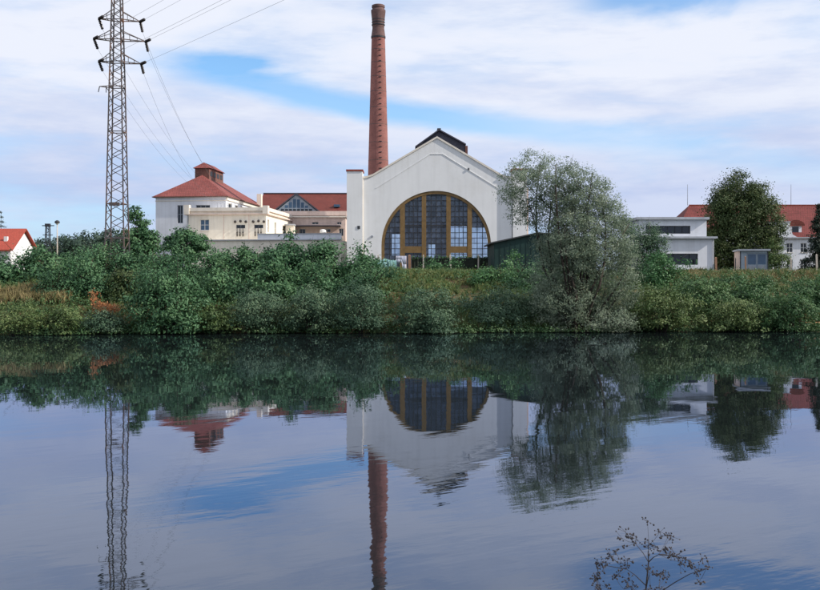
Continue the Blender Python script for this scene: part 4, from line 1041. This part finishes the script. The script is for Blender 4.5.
def mid_block():
    Y = 172.0; root = thing('annex_block', 'low pinkish flat-roofed annex between the cream block and the hall', 'building', (PX(287, Y), Y, G0))
    k = Y / F; wx = lambda px: (px - 287) * k; wz = lambda py: PZ(py, Y) - G0
    x0, x1 = wx(283), wx(345.5); zt = wz(215.5)
    fh = [(wx(312), wx(318.5), wz(224.4), wz(222)), (wx(337), wx(341.5), wz(224.6), wz(222)), (wx(299), wx(305.5), wz(234.5), wz(228.8)), (wx(323.5), wx(330.5), wz(232.2), wz(228.8)), (wx(339), wx(343.5), wz(236), wz(228.5))]
    box_walls(root, 'wall', x0, x1, 0, 8, -.5, zt, 'plaster_pink', fh, depth=.25)
    for h in fh: window(root, (0, 0, 0), (1, 0, 0), *h, .25, frame='white_paint', fw=.06, cols=2)
    MB().box(x0 - .2, x1 + .2, -.3, 8.2, zt + .003, zt + .75).build('parapet', 'plaster_pink', root)
    MB().box(x0 - .3, x1 + .3, -.4, 8.3, zt - .32, zt - .12).build('cornice', 'plaster_trim', root)
    MB().box(wx(293), wx(341), -2.6, -.002, wz(226.8), wz(226)).build('canopy', 'slate', root)
    MB().box(wx(289), wx(297), -4.6, -2.7, -.5, wz(227)).build('stair_tower', 'plaster_cream', root)
    MB().box(wx(288.4), wx(297.6), -4.9, -2.61, wz(227) + .002, wz(225.6)).build('stair_roof', 'zinc', root)
    MB().lathe([(.5, 0), (.55, .1), (.5, .5), (.2, .62)], 14).build('roof_vent', 'white_paint', root)
    col.objects[-1].location = (wx(325.5), -5, wz(234.5))
mid_block()

def long_red_roof():
    Y = 185.0; root = thing('long_red_roof_building', 'long dark red-roofed building with a glazed blue-grey cross gable', 'building', (PX(262, Y), Y, G0))
    k = Y / F; wx = lambda px: (px - 262) * k; wz = lambda py: PZ(py, Y) - G0
    x0, x1 = wx(258), wx(372); ze = wz(214); Yr = Y + 9
    zr = PZ(193.6, Yr) - G0
    box_walls(root, 'wall', x0, x1, 0, 18, -.5, ze, 'plaster_pink', depth=.2)
    rf = MB(); rf.prism_x([(-.5, ze - .1), (18.5, ze - .1), (9, zr)], x0 - .3, x1)
    roof = rf.build('roof', 'roof_tile_dark', root, uvplanar=True)
    MB().box(x0 - .3, x1, 8.7, 9.3, zr - .05, zr + .14).build('ridge', 'slate', roof)
    # cross gable with glazing
    Yg = Y - 1.0; gx = lambda px: PX(px, Yg) - PX(262, Y); gz = lambda py: PZ(py, Yg) - G0
    a, b, c = gx(272.5), gx(320.5), gx(296.3); zb, za = gz(213), gz(194.6)
    MB().prism_y([(a + .2, zb - 6), (b - .2, zb - 6), (b - .2, zb), (c, za), (a + .2, zb)], -1.0, 8.9).build('cross_gable', 'grey_blue_wood', root)
    gl = MB(); st = MB()
    for i in range(12):
        s0, s1 = a + (b - a) * (i + .12) / 12, a + (b - a) * (i + .88) / 12
        t = lambda s: zb + (za - zb) * (1 - abs(s - c) / ((b - a) / 2))
        hi = min(t(s0), t(s1)) - .35
        if hi > zb + .2:
            p = MB().add([(s0, -1.03, zb - .4), (s1, -1.03, zb - .4), (s1, -1.03, zb + min(.75, hi - zb)), (s0, -1.03, zb + min(.75, hi - zb))], [(0, 1, 2, 3)]); p.build('pane', 'glass_dark', root)
            if hi > zb + 1.1:
                MB().add([(s0, -1.03, zb + .95), (s1, -1.03, zb + .95), (s1, -1.03, hi), (s0, -1.03, hi)], [(0, 1, 2, 3)]).build('pane', 'glass_blue', root)
    cr = MB()
    for e, sg in ((a - .3, -1), (b + .3, 1)):
        pp = [(c, za + .05), (e, zb - .2), (e, zb + .05), (c, za + .32)]; cr.prism_y(pp if sg < 0 else pp[::-1], -1.35, 8.9)
    cr.build('cross_gable_roof', 'slate', roof)
    MB().box(wx(257), wx(261.5), -.3, 1.2, -.5, wz(194)).build('end_pier', 'plaster_cream', root)
    # skylight
    MB().box(wx(333), wx(339), 2.0, 4.0, wz(206), wz(203.5)).build('skylight', 'glass_blue', roof)
long_red_roof()

# ---------------------------------------------------------------- white flat-roofed building, right
def flat_building():
    Y = 112.0; root = thing('flat_roof_building', 'white two-tier flat-roofed building with dark strip windows', 'building', (PX(640, Y), Y, 5.1))
    k = Y / F; wx = lambda px: (px - 640) * k; wz = lambda py: PZ(py, Y) - 5.1
    fh = [(wx(650), wx(698), wz(264.8), wz(253.6))]
    box_walls(root, 'wall', wx(636), wx(714), 0, 9, -.5, wz(238.6), 'plaster_cool', fh, depth=.3)
    window(root, (0, 0, 0), (1, 0, 0), *fh[0], .3, frame='dark_metal', fw=.07, cols=6, label='long dark strip window of the ground floor')
    MB().box(wx(634), wx(716.5), -.45, 9.3, wz(238.6) + .003, wz(236.6)).build('ledge', 'zinc', root)
    uh = [(wx(648), wx(693.2), wz(233.2), wz(225.2))]
    y0 = 1.1
    u = MB(); u.wall((0, y0, 0), (1, 0, 0), wx(641.5), wx(709.5), wz(236.8), wz(219), uh, .3); u.wall((wx(709.5), 0, 0), (0, 1, 0), y0, 8.5, wz(236.8), wz(219), [], .3); u.wall((wx(641.5), 0, 0), (0, -1, 0), -8.5, -y0, wz(236.8), wz(219), [], .3)
    u.build('upper_wall', 'plaster_cool', root)
    window(root, (0, y0, 0), (1, 0, 0), *uh[0], .3, frame='dark_metal', fw=.07, cols=6, label='long dark strip window of the upper floor')
    MB().box(wx(638), wx(711.5), y0 - .4, 8.8, wz(219) + .003, wz(216.6)).build('roof_slab', 'zinc', root)
    MB().prism_x([(y0 - .4, wz(216.6) + .003), (8.8, wz(216.6) + .003), (4.5, wz(215.4))], wx(644), wx(708)).build('roof', 'slate', root)
    MB().box(wx(699), wx(715), -.06, -.003, -.5, wz(271)).build('plinth', 'dark_metal', root)
    MB().tube([(wx(713), -.08, 0), (wx(713), -.08, wz(239))], .06, 8).build('drain_pipe', 'zinc', root)
flat_building()

def board_fence():
    Y = 109.0; g = np.random.default_rng(81)
    root = thing('board_fence', 'low reddish-brown board fence in front of the white flat-roofed building', 'fence', (PX(688, Y), Y, float(ground(PX(688, Y), Y))))
    gz_ = root.location.z
    w = (PX(706, Y) - PX(669, Y)) / 22
    for i in range(22):
        h = PZ(269.4, Y) - gz_ + g.normal() * .03; xx = PX(669, Y) - PX(688, Y) + i * w
        MB().box(xx + .01, xx + w - .01, g.uniform(-.01, .01), .025, -.3, h).build('board', 'timber_red', root)
    MB().box(PX(669, Y) - PX(688, Y), PX(706, Y) - PX(688, Y), .04, .09, .35, .45).build('rail', 'timber_red', root)
board_fence()

def hut():
    Y = 110.0; root = thing('garden_hut', 'small grey hut with dark double door and pinkish side wall', 'hut', (PX(740, Y), Y, 5.0), R(-9))
    k = Y / F; W = 27.0 * k; zt = PZ(251, Y) - 5.0; Dp = 3.6
    fh = [(.75, W - .15, .35, zt - .25)]
    box_walls(root, 'wall', 0, W, 0, Dp, -.5, zt, 'grey_blue_wood', fh, depth=.12)
    MB().box(-.03, -.003, .02, Dp, -.5, zt - .01).build('side_panel', 'plaster_pink', root)['label'] = 'pinkish side wall'
    for i in range(2):
        a = .75 + (W - .9) * i / 2; b = .75 + (W - .9) * (i + 1) / 2
        d = MB().box(a + .02, b - .02, .06, .11, .35, zt - .25).build('door', 'grey_blue_wood', root)
        MB().box(a + .1, b - .1, .045, .0605, 1.05, zt - .35).build('pane', 'glass_blue', d)
        MB().box(a + .1, b - .1, .05, .0602, .45, .95).build('panel', 'grey_metal', d)
    MB().box(-.2, W + .2, -.3, Dp + .2, zt + .003, zt + .2).build('roof', 'zinc', root)
    MB().box(0.0, .09, -.03, -.002, -.3, zt).build('corner_post', 'dark_metal', root)
    MB().box(W - .09, W, -.03, -.002, -.3, zt).build('corner_post', 'dark_metal', root)
hut()

def right_long_building():
    Y = 165.0; root = thing('long_tiled_house', 'long white house with red tiled hipped roof behind the round tree', 'building', (PX(790, Y), Y, G0))
    k = Y / F; wx = lambda px: (px - 790) * k; wz = lambda py: PZ(py, Y) - G0
    x0, x1 = wx(676), wx(900); ze = wz(237.5); zr = PZ(205.3, Y + 8) - G0
    fh = []
    for px in (690, 716, 742, 767, 786.5, 800.5, 815, 830):
        fh.append((wx(px), wx(px + 6.4), wz(252.5), wz(243))); fh.append((wx(px), wx(px + 6.4), wz(270), wz(260)))
    box_walls(root, 'wall', x0, x1, 0, 16, -.5, ze, 'plaster_cool', fh, depth=.22)
    for h in fh: window(root, (0, 0, 0), (1, 0, 0), *h, .22, fw=.08, cols=2, rows=2, sill=True)
    o = .5; rf = MB(); rf.add([(x0 - o, -o, ze), (x1 + o, -o, ze), (x1 + o, 16 + o, ze), (x0 - o, 16 + o, ze), (x0 + 4.4, 8, zr), (x1 - 4.4, 8, zr)], [(0, 1, 5, 4), (1, 2, 5), (2, 3, 4, 5), (3, 0, 4), (3, 2, 1, 0)])
    roof = rf.build('roof', 'roof_tile_brown', root, uvplanar=True)
    MB().box(x0 + 4.4, x1 - 4.4, 7.85, 8.15, zr - .02, zr + .12).build('ridge', 'red_cap', roof)
    MB().box(x0 - o, x1 + o, -o - .06, -o, ze - .15, ze + .04).build('gutter', 'zinc', roof)
    # gabled wall dormer with curved shoulder (left) and small roof dormer
    d0, d1 = wx(768), wx(790); zt = wz(222.5)
    pl = [(d0, ze + .05), (d1 + 1.0, ze + .05), (d1 + .3, ze + .45), (d1, ze + 1.1), (d1 - .3, zt), (d0, zt)]
    MB().prism_y(pl, -.45, 5.0).build('dormer_wall', 'plaster_cool', root)
    MB().box(wx(779.5), wx(782.3), -.47, -.44, ze + .7, zt - .3).build('pane', 'glass_dark', root)
    MB().box(d0 - .2, d1 - .1, -.6, 5.1, zt + .003, zt + .15).build('dormer_roof', 'zinc', root)
    c = wx(797.2); w = 1.05; zd0, zd1 = wz(234), wz(225.5)
    MB().box(c - w, c + w, .8, 5, zd0, zd1).build('roof_dormer', 'plaster_cool', roof)
    MB().box(c - .55, c + .55, .77, .81, zd0 + .3, zd1 - .15).build('pane', 'glass_dark', roof)
    arc = [(c - w - .45, zd1 - .25)] + [(c + (w + .45) * math.cos(q), zd1 - .2 + .95 * math.sin(q)) for q in np.linspace(0, math.pi, 11)]
    MB().prism_y([(c - w - .45, zd1 - .1)] + [(c + (w + .45) * math.cos(q), zd1 + .0 + .95 * math.sin(q)) for q in np.linspace(0, math.pi, 11)], .5, 5.5).build('dormer_hood', 'roof_tile_dark', roof, uvplanar=True)
    for px in (701, 809.5): MB().tube([(wx(px), 8, zr), (wx(px), 8, PZ(184.5, Y + 8) - G0)], [.05, .03], 6).build('lightning_rod', 'grey_metal', roof)
right_long_building()

def left_house():
    Y = 200.0; xr = PX(10.7, Y); root = thing('small_house', 'small white gabled house with bright red roof at the left edge', 'house', (xr, Y, G0))
    w, L = 13.0, 22.0; ze = PZ(248.5, Y) - G0; zr = 15.1 - G0
    box_walls(root, 'wall', -L, 0, 0, w, -.5, ze, 'plaster_white', [(-L + 12 + i * 3, -L + 13.4 + i * 3, ze - 2.4, ze - 1) for i in range(3)], depth=.2)
    for i in range(3): window(root, (0, 0, 0), (1, 0, 0), -L + 12 + i * 3, -L + 13.4 + i * 3, ze - 2.4, ze - 1, .2, cols=2)
    MB().prism_x([(0, ze - .003), (w, ze - .003), (w / 2, zr - .25)], -L, -.004).build('gable_wall', 'plaster_white', root)
    rf = MB()
    for a, b in ((-.8, w / 2), (w + .8, w / 2)):
        ea = ze - .5
        pp = [(a, ea), (b, zr), (b, zr + .25), (a, ea + .25)]; rf.prism_x(pp if a > 0 else pp[::-1][::-1], -L - .5, .7)
    roof = rf.build('roof', 'roof_tile_bright', root, uvplanar=True)
    MB().box(-2.2, -1.5, 2.0, 2.6, zr - 3.0, zr - 1.6).build('roof_vent', 'white_paint', roof)
    MB().box(-4.2, -3.5, 1.6, 2.2, zr - 3.2, zr - 2.1).build('roof_vent', 'white_paint', roof)
left_house()

# ---------------------------------------------------------------- dark green shed behind the willow
def shed():
    Y = 114.0; root = thing('green_shed', 'dark green shed with sloping roof half hidden by the willow', 'shed', (PX(494, Y), Y, 5.15))
    k = Y / F; wx = lambda px: (px - 494) * k; z = lambda py: PZ(py, Y) - 5.15
    x1, x2 = wx(538), wx(596)
    pl = [(0, -.5), (x2, -.5), (x2, z(239)), (x1, z(233.5)), (0, z(243))]
    MB().prism_y(pl, 0, 10).build('wall', 'green_shed', root)
    g = MB()
    for i in range(int(x2 / .6)):
        s = i * .6 + .05; t = z(243) + (z(233.5) - z(243)) * s / x1 if s < x1 else z(233.5) + (z(239) - z(233.5)) * (s - x1) / (x2 - x1)
        g.box(s, s + .07, -.03, -.002, -.3, t - .12)
    g.build('batten', 'green_shed', root)['kind'] = 'stuff'
    rf = MB()
    for (a, za), (b, zb) in (((-.4, z(243) - .08), (x1, z(233.5))), ((x1, z(233.5)), (x2 + .4, z(239) - .05))):
        rf.prism_y([(a, za + .005), (b, zb + .005), (b, zb + .15), (a, za + .15)], -.35, 10.3)
    rf.build('roof', 'shed_roof', root)
shed()

# ---------------------------------------------------------------- fence in front of the hall
FY = 119.0
def fence_post(px, label, mat='concrete_post', y0=254.6, y1=274.5, w=.16, Y=FY, group='concrete fence posts in front of the hall', name='fence_post'):
    x = PX(px, Y); gz_ = float(ground(x, Y)); h = PZ(y0, Y) - gz_
    mb = MB(); mb.box(-w / 2, w / 2, -w / 2, w / 2, -.4, h - .08)
    mb.add([(-w / 2, -w / 2, h - .08), (w / 2, -w / 2, h - .08), (w / 2, w / 2, h - .08), (-w / 2, w / 2, h - .08), (0, 0, h)], [(0, 1, 4), (1, 2, 4), (2, 3, 4), (3, 0, 4)])
    o = mb.build(name, mat); o.location = (x, Y, gz_); o.rotation_euler = (0, R(random.uniform(-1.5, 1.5)), 0)
    tag(o, label, 'post', group)
fence_post(378.3, 'pale fence post among the bushes left of the white cloth')
fence_post(409.8, 'thick brown wooden post right of the white cloth', 'timber_post', w=.34, group=None, name='wooden_post')
fence_post(423.3, 'pale concrete fence post, first one right of the brown wooden post')
fence_post(450.7, 'pale concrete fence post below the right of the middle mullions', w=.2)
fence_post(478.3, 'brownish concrete fence post below the rightmost mullion')
fence_post(506.0, 'fence post in front of the left end of the green shed', y0=254)
for i, (a, b, lab) in enumerate(((411.6, 422.8, 'narrow dark screen panel right of the brown wooden post'), (423.9, 450.0, 'wide dark screen panel left below the arched window'), (451.4, 477.8, 'wide dark screen panel right below the arched window'), (478.9, 488, 'short dark screen panel at the right end of the fence'))):
    g = np.random.default_rng(90 + i); x0, x1 = PX(a, FY), PX(b, FY); gz_ = float(ground((x0 + x1) / 2, FY)); n = 16
    root = thing('fence_screen', lab, 'fence', ((x0 + x1) / 2, FY, gz_), group='dark screens between the fence posts')
    mb = MB(); h = PZ(257.6, FY) - gz_; hw = (x1 - x0) / 2; tops = h + g.normal(size=n + 1) * .05
    for q in range(n):
        s0, s1 = -hw + 2 * hw * q / n, -hw + 2 * hw * (q + 1) / n; w0, w1 = .04 * math.sin(q * 1.3), .04 * math.sin((q + 1) * 1.3)
        mb.add([(s0, w0, -.2), (s1, w1, -.2), (s1, w1, tops[q + 1]), (s0, w0, tops[q]), (s0, w0 + .02, -.2), (s1, w1 + .02, -.2), (s1, w1 + .02, tops[q + 1]), (s0, w0 + .02, tops[q])], [(0, 1, 2, 3), (7, 6, 5, 4), (3, 2, 6, 7)])
    mb.build('screen', 'screen_cloth', root)
    MB().tube([(-hw, 0, h - .1), (hw, 0, h - .1)], .02, 6).build('top_wire', 'wire', root)
    nl = int(70 * hw); C = np.stack([g.uniform(-hw, hw, nl), g.normal(size=nl) * .12, h + g.normal(size=nl) * .16], 1)
    leaf_mesh('creeper', C, g.normal(size=(nl, 3)), .2, .13, g.uniform(0, .7, nl), 'leaf_bright', root, 0, g)

def cloth():
    Y = 118.0; x0, x1 = PX(396, Y), PX(406.3, Y); cx = (x0 + x1) / 2; gz_ = float(ground(cx, Y))
    root = thing('hanging_cloth', 'white cloth hung over a low frame left of the brown wooden post', 'cloth', (cx, Y, gz_))
    h = PZ(256.2, Y) - gz_; hw = (x1 - x0) / 2
    fr = MB()
    for s in (-hw, hw): fr.tube([(s, .05, -.3), (s, .05, h)], .03, 6)
    fr.tube([(-hw, .05, h), (hw, .05, h)], .03, 6); fr.build('frame', 'timber_post', root)
    # cloth: short on the left, hanging to the ground on the right
    n = 18; mb = MB(); bot = []
    for i in range(n + 1):
        t = i / n; bot.append((h - .75 if t < .55 else h - .75 - (h - .8) * min(1, (t - .55) / .12)) + .05 * math.sin(i * 1.7))
    for i in range(n):
        for a, b in ((0, .5), (.5, 1)):
            def q(j, f): return (-hw + 2 * hw * j / n, .0 + .05 * math.sin(j * 1.1) * f - .05, h + .03 - (h + .03 - bot[j]) * f)
            mb.add([q(i, b), q(i + 1, b), q(i + 1, a), q(i, a)], [(0, 1, 2, 3)])
    c = mb.build('cloth', 'white_cloth', root, smooth=True); s = c.modifiers.new('thick', 'SOLIDIFY'); s.thickness = .015
cloth()

def tarp_heap():
    Y = 117.0; cx = PX(386, Y); gz_ = float(ground(cx, Y)); g = np.random.default_rng(95)
    root = thing('covered_heap', 'pale teal tarpaulin over a heap behind the bushes left of the white cloth', 'tarpaulin', (cx, Y, gz_))
    mb = MB(); n, m = 20, 10; L = PX(397, Y) - PX(376, Y)
    vs = []
    for i in range(n + 1):
        for j in range(m + 1):
            a = math.pi * j / m; s = i / n; h = PZ(258.5, Y) - gz_ - .25 * abs(s - .45)
            r = .85 + .06 * g.normal()
            vs.append(((s - .5) * L, -math.cos(a) * r, (h + .05 * g.normal()) * max(0, math.sin(a)) ** .55 - .1))
    fs = [(i * (m + 1) + j, (i + 1) * (m + 1) + j, (i + 1) * (m + 1) + j + 1, i * (m + 1) + j + 1) for i in range(n) for j in range(m)]
    fs += [tuple(range(m, -1, -1)), tuple(n * (m + 1) + j for j in range(m + 1))]
    mb.add(vs, fs); mb.build('tarpaulin', 'teal_tarp', root)
    MB().tube([(-L * .3, -.95, .5), (L * .3, -.95, .55)], .02, 5).build('rope', 'dead_wood', root)
tarp_heap()
# posts on the right bank
RG = 'fence posts on the right bank top'
fence_post(716.2, 'brown fence post at the right corner of the white flat-roofed building', 'timber_post', 257, 275, .2, 108, RG)
fence_post(735.5, 'thin dark post in front of the pink side wall of the hut', 'dark_metal', 257.5, 275, .08, 107, RG)
fence_post(745.8, 'brown post in front of the hut door', 'timber_post', 256, 275, .14, 107, RG)
fence_post(791.0, 'pale thin post between the olive tree and the spruce', 'concrete_post', 257.5, 274, .12, 107, RG)
fence_post(817.0, 'pale post in front of the spruce at the right edge', 'concrete_post', 254, 274, .16, 107, RG)

# ---------------------------------------------------------------- lattice pylon and its wires
PY_ = 99.0
TIPS = []
def pylon():
    px0 = 117.2; cx = PX(px0, PY_); b = Vector(base_at(cx, PY_)); root = thing('power_pylon', 'tall rusty lattice pylon with three crossarms on the left bank', 'pylon', b)
    z = lambda py: PZ(py, PY_) - b.z
    H = z(-34); hw = lambda zz: np.interp(zz, [z(275), z(230), z(90), z(0), H], [1.02, .88, .62, .42, .24])
    for sx in (-1, 1):
        for sy in (-1, 1):
            zs = [-.4, z(230), z(90), z(0), H]
            mb = MB()
            for a, c in zip(zs[:-1], zs[1:]): mb.bar((sx * hw(a), sy * hw(a), a), (sx * hw(c), sy * hw(c), c), .11)
            mb.build('leg', 'rusty_steel', root)
    levels = [0.2]
    while levels[-1] < H - .4: levels.append(levels[-1] + max(.55, hw(levels[-1]) * 1.05))
    for f in range(4):
        mb = MB()
        def c(zz, s):
            w = hw(zz); return [(s * w, -w, zz), (w, s * w, zz), (-s * w, w, zz), (-w, -s * w, zz)][f]
        for i, (a, q) in enumerate(zip(levels[:-1], levels[1:])):
            s = 1 if i % 2 else -1
            mb.bar(c(a, s), c(q, -s), .06)
        for py in (238, 204, 132, 87, 62, 40, 20): mb.bar(c(z(py), -1), c(z(py), 1), .08)
        mb.build('bracing', 'rusty_steel', root)
    MB().box(-.5, .5, -1.02, -.93, z(206.5), z(203)).build('plate', 'rusty_steel', root)
    for py, lx, rx in ((20, 100.6, 138.6), (40, 95.6, 144.2), (62.5, 100.6, 139.6)):
        zz = z(py); w = hw(zz)
        for tipx, sg, dyy in ((lx, -1, -.5), (rx, 1, .6)):
            arm = MB()
            t = Vector((PX(tipx, PY_) - cx, dyy, zz))
            for sy in (-1, 1): arm.bar((sg * w, sy * w, zz), t, .08); arm.bar((sg * w, sy * w, zz + .85), t, .06)
            for q in (.35, .65):
                a = Vector((sg * w, -w, zz)).lerp(t, q); d = Vector((sg * w, w, zz)).lerp(t, q); arm.bar(a, d, .05); arm.bar(a, Vector((sg * w, -w, zz + .85)).lerp(t, q), .05)
            TIPS.append((b + t, sg, py))
            arm.build('crossarm', 'rusty_steel', root)
    br = MB(); zz = z(87); t = Vector((PX(100.5, PY_) - cx, -.3, zz)); w = hw(zz)
    br.bar((-w, -w, zz), t, .07); br.bar((-w, w, zz), t, .06); br.bar((-w, -w, zz - .55), t + Vector((.6, 0, -.02)), .05); br.bar(t, t + Vector((-.12, 0, -.55)), .07); br.bar(t + Vector((.65, 0, 0)), t + Vector((.65, 0, -.6)), .06)
    br.build('bracket', 'rusty_steel', root)
    # strain insulators: one string towards each span
    for (t, sg, py) in TIPS:
        for d, L in (DIRS_A(t), DIRS_B(t)):
            mb = MB(); n = 12
            pts = [t - b + d * (L * i / n) for i in range(n + 1)]
            mb.tube(pts, [.07 if i % 2 == 0 else .16 for i in range(n + 1)], 8); mb.build('insulator', 'insulator', root)
FRONT = Vector((0.58, -0.815, -0.02)).normalized()
SUBX = [PX(214 + i * 4.2, 156.2) for i in range(6)]
def DIRS_A(t): return FRONT, 1.15
def DIRS_B(t):
    return (Vector((PX(222, 156.2), 156.2, 17.6)) - t + Vector((0, 0, -30))).normalized(), 1.3
pylon()

def wire(name, label, a, b, sag, group, r=.011):
    a, b = Vector(a), Vector(b); pts = []
    for i in range(25):
        t = i / 24; p = a.lerp(b, t); p.z -= 4 * sag * t * (1 - t); pts.append(p - a)
    o = MB().tube(pts, r, 4).build(name, 'wire'); o.location = a; tag(o, label, 'wire', group)
arms = {20: 'top', 40: 'middle', 62.5: 'lowest'}
for i, (t, sg, py) in enumerate(TIPS):
    side = 'left' if sg < 0 else 'right'
    a = t + FRONT * 1.15
    wire('power_line', f'thin power line rising to the top right from the {side} tip of the {arms[py]} crossarm', a, a + Vector((0.58, -0.815, 0)) * 170, 0.9, 'lines running overhead to the right')
    d, L = DIRS_B(t); a = t + d * L
    j = [3, 4, 2, 5, 1, 0][i]
    wire('feeder_line', f'thin line falling to the cream block from the {side} tip of the {arms[py]} crossarm', a, (SUBX[j], 156.4, PZ(207.5, 155) + 0.85), 2.2, 'lines falling to the cream block')
a = P(118, -30, 99); wire('earth_wire', 'thin earth wire leaving the pylon near its top at the upper edge', a, a + Vector((0.58, -0.815, 0)) * 170, 0.9, None)

def small_pylon():
    Y = 300.0; b = Vector((PX(47.8, Y), Y, float(ground(PX(47.8, Y), Y)))); root = thing('distant_mast', 'small dark lattice mast with two crossarms far left beside the lamp', 'mast', b)
    H = PZ(225, Y) - b.z
    mb = MB()
    for sx in (-1, 1):
        for sy in (-1, 1): mb.bar((sx * .9, sy * .9, -.5), (sx * .45, sy * .45, H), .22)
    mb.build('legs', 'dark_metal', root)
    br = MB()
    zs = np.arange(0, H - .5, 1.6)
    for i, q in enumerate(zs):
        w = .9 - .45 * q / H; s = 1 if i % 2 else -1
        br.bar((-s * w, -w, q), (s * w, -w, q + 1.6), .14)
    br.build('bracing', 'dark_metal', root)
    MB().bar((-1.7, 0, H - .2), (1.9, 0, H - .2), .25).build('crossarm', 'dark_metal', root)
    MB().bar((-1.5, 0, H - 3.0), (1.5, 0, H - 3.0), .2).build('crossarm', 'dark_metal', root)
    MB().box(-.7, .7, -.6, .6, H - .5, H + .4).build('head', 'dark_metal', root)
small_pylon()

def lamp():
    Y = 140.0; x = PX(57.2, Y); b = Vector((x, Y, float(ground(x, Y)))); root = thing('street_lamp', 'pale lamp post with dark mushroom head left of the pylon', 'lamp', b)
    H = PZ(223.5, Y) - b.z
    MB().tube([(0, 0, -.3), (0, 0, H * .5), (0, 0, H)], [.11, .085, .06], 10).build('pole', 'concrete_post', root, smooth=True)
    MB().lathe([(.07, H - .1), (.15, H), (.34, H + .08), (.37, H + .16), (.30, H + .34), (.1, H + .46)], 16).build('lamp_head', 'dark_metal', root, smooth=True)
    MB().lathe([(.05, H - .22), (.22, H - .02), (.28, H + .05)], 12).build('diffuser', 'white_paint', root)
lamp()

# ---------------------------------------------------------------- dry umbel in the foreground
def umbel():
    Y0 = 3.4; b = Vector((PX(648, Y0), Y0, float(ground(PX(648, Y0), Y0)))); root = thing('dried_umbel', 'dark dried umbel weed with seed heads at the bottom right', 'weed', b)
    g = np.random.default_rng(101); st = MB(); hd = MB()
    def q(zx, zy, dy=0.0): return P(580 + zx / 5.467, 500 + zy / 5.467, Y0 + dy) - b
    def chain(pts, r0, r1):
        n = len(pts); st.tube(pts, [r0 + (r1 - r0) * i / (n - 1) for i in range(n)], 6)
    base = Vector((0.0, 0.05, 0))
    j0 = q(352, 560)
    chain([base - Vector((0, 0, .1)), base.lerp(j0, .5) + Vector((.02, 0, 0)), j0, q(360, 490), q(375, 340)], .0045, .0022)
    twigs = [([q(375, 340), q(345, 290, .05), q(300, 235, .09)], [(240, 165), (235, 215), (300, 200), (270, 195), (225, 235)]),
             ([q(375, 340), q(372, 290, .0), q(378, 245, -.02)], [(380, 130), (355, 245), (405, 245), (378, 235), (430, 165)]),
             ([q(375, 340), q(400, 315, -.05), q(430, 298, -.08)], [(455, 270), (480, 285), (500, 270), (470, 180), (495, 200), (530, 315)]),
             ([q(430, 298, -.08), q(520, 305, -.12), q(585, 325, -.15)], [(530, 320), (560, 318), (600, 330), (615, 370), (535, 350)]),
             ([q(362, 470), q(300, 410, .06), q(255, 378, .1)], [(275, 350), (240, 340), (200, 390), (165, 300), (205, 300), (150, 290)]),
             ([q(255, 378, .1), q(205, 370, .12), q(150, 360, .14)], [(120, 365), (150, 358), (90, 385), (135, 375)]),
             ([j0, q(520, 450, -.1), q(600, 405, -.16), q(690, 376, -.2)], [(720, 378), (690, 345), (635, 435), (605, 370), (650, 390)]),
             ([j0, q(280, 470, .1), q(240, 488, .1)], [(275, 440), (290, 460), (215, 455), (255, 440)]),
             ([j0, q(120, 520, .15), q(90, 440, .18)], [(88, 420), (85, 470), (95, 450), (100, 340), (140, 470), (120, 480)]),
             ([q(362, 480), q(375, 420, -.03), q(380, 395, -.03)], [(380, 400), (375, 465), (384, 385)]),
             ([j0, q(440, 500, -.06), q(435, 480, -.05), q(432, 468, -.05)], [(430, 468), (455, 420), (470, 430), (440, 405)])]
    for pts, heads in twigs:
        chain(pts, .0020, .0009)
        e = pts[-1]
        for (hx, hy) in heads:
            h = q(hx, hy) + Vector((0, g.normal() * .03, 0)); st.tube([e, e.lerp(h, .5) + Vector((0, 0, -.004)), h], .0006, 5)
            for k in range(8):
                d = Vector(g.normal(size=3)) * .0105; p = h + d
                st.tube([h, p], .0005, 4)
                s = g.uniform(.0026, .0046); ax = Vector(g.normal(size=3)).normalized()
                hd.tube([p - ax * s * 1.1, p - ax * s * .4, p + ax * s * .5, p + ax * s * 1.2], [s * .15, s * .75, s * .7, s * .1], 6)
    st.build('stem', 'weed_stem', root); hd.build('seed_head', 'weed_stem', root)['kind'] = 'stuff'
umbel()
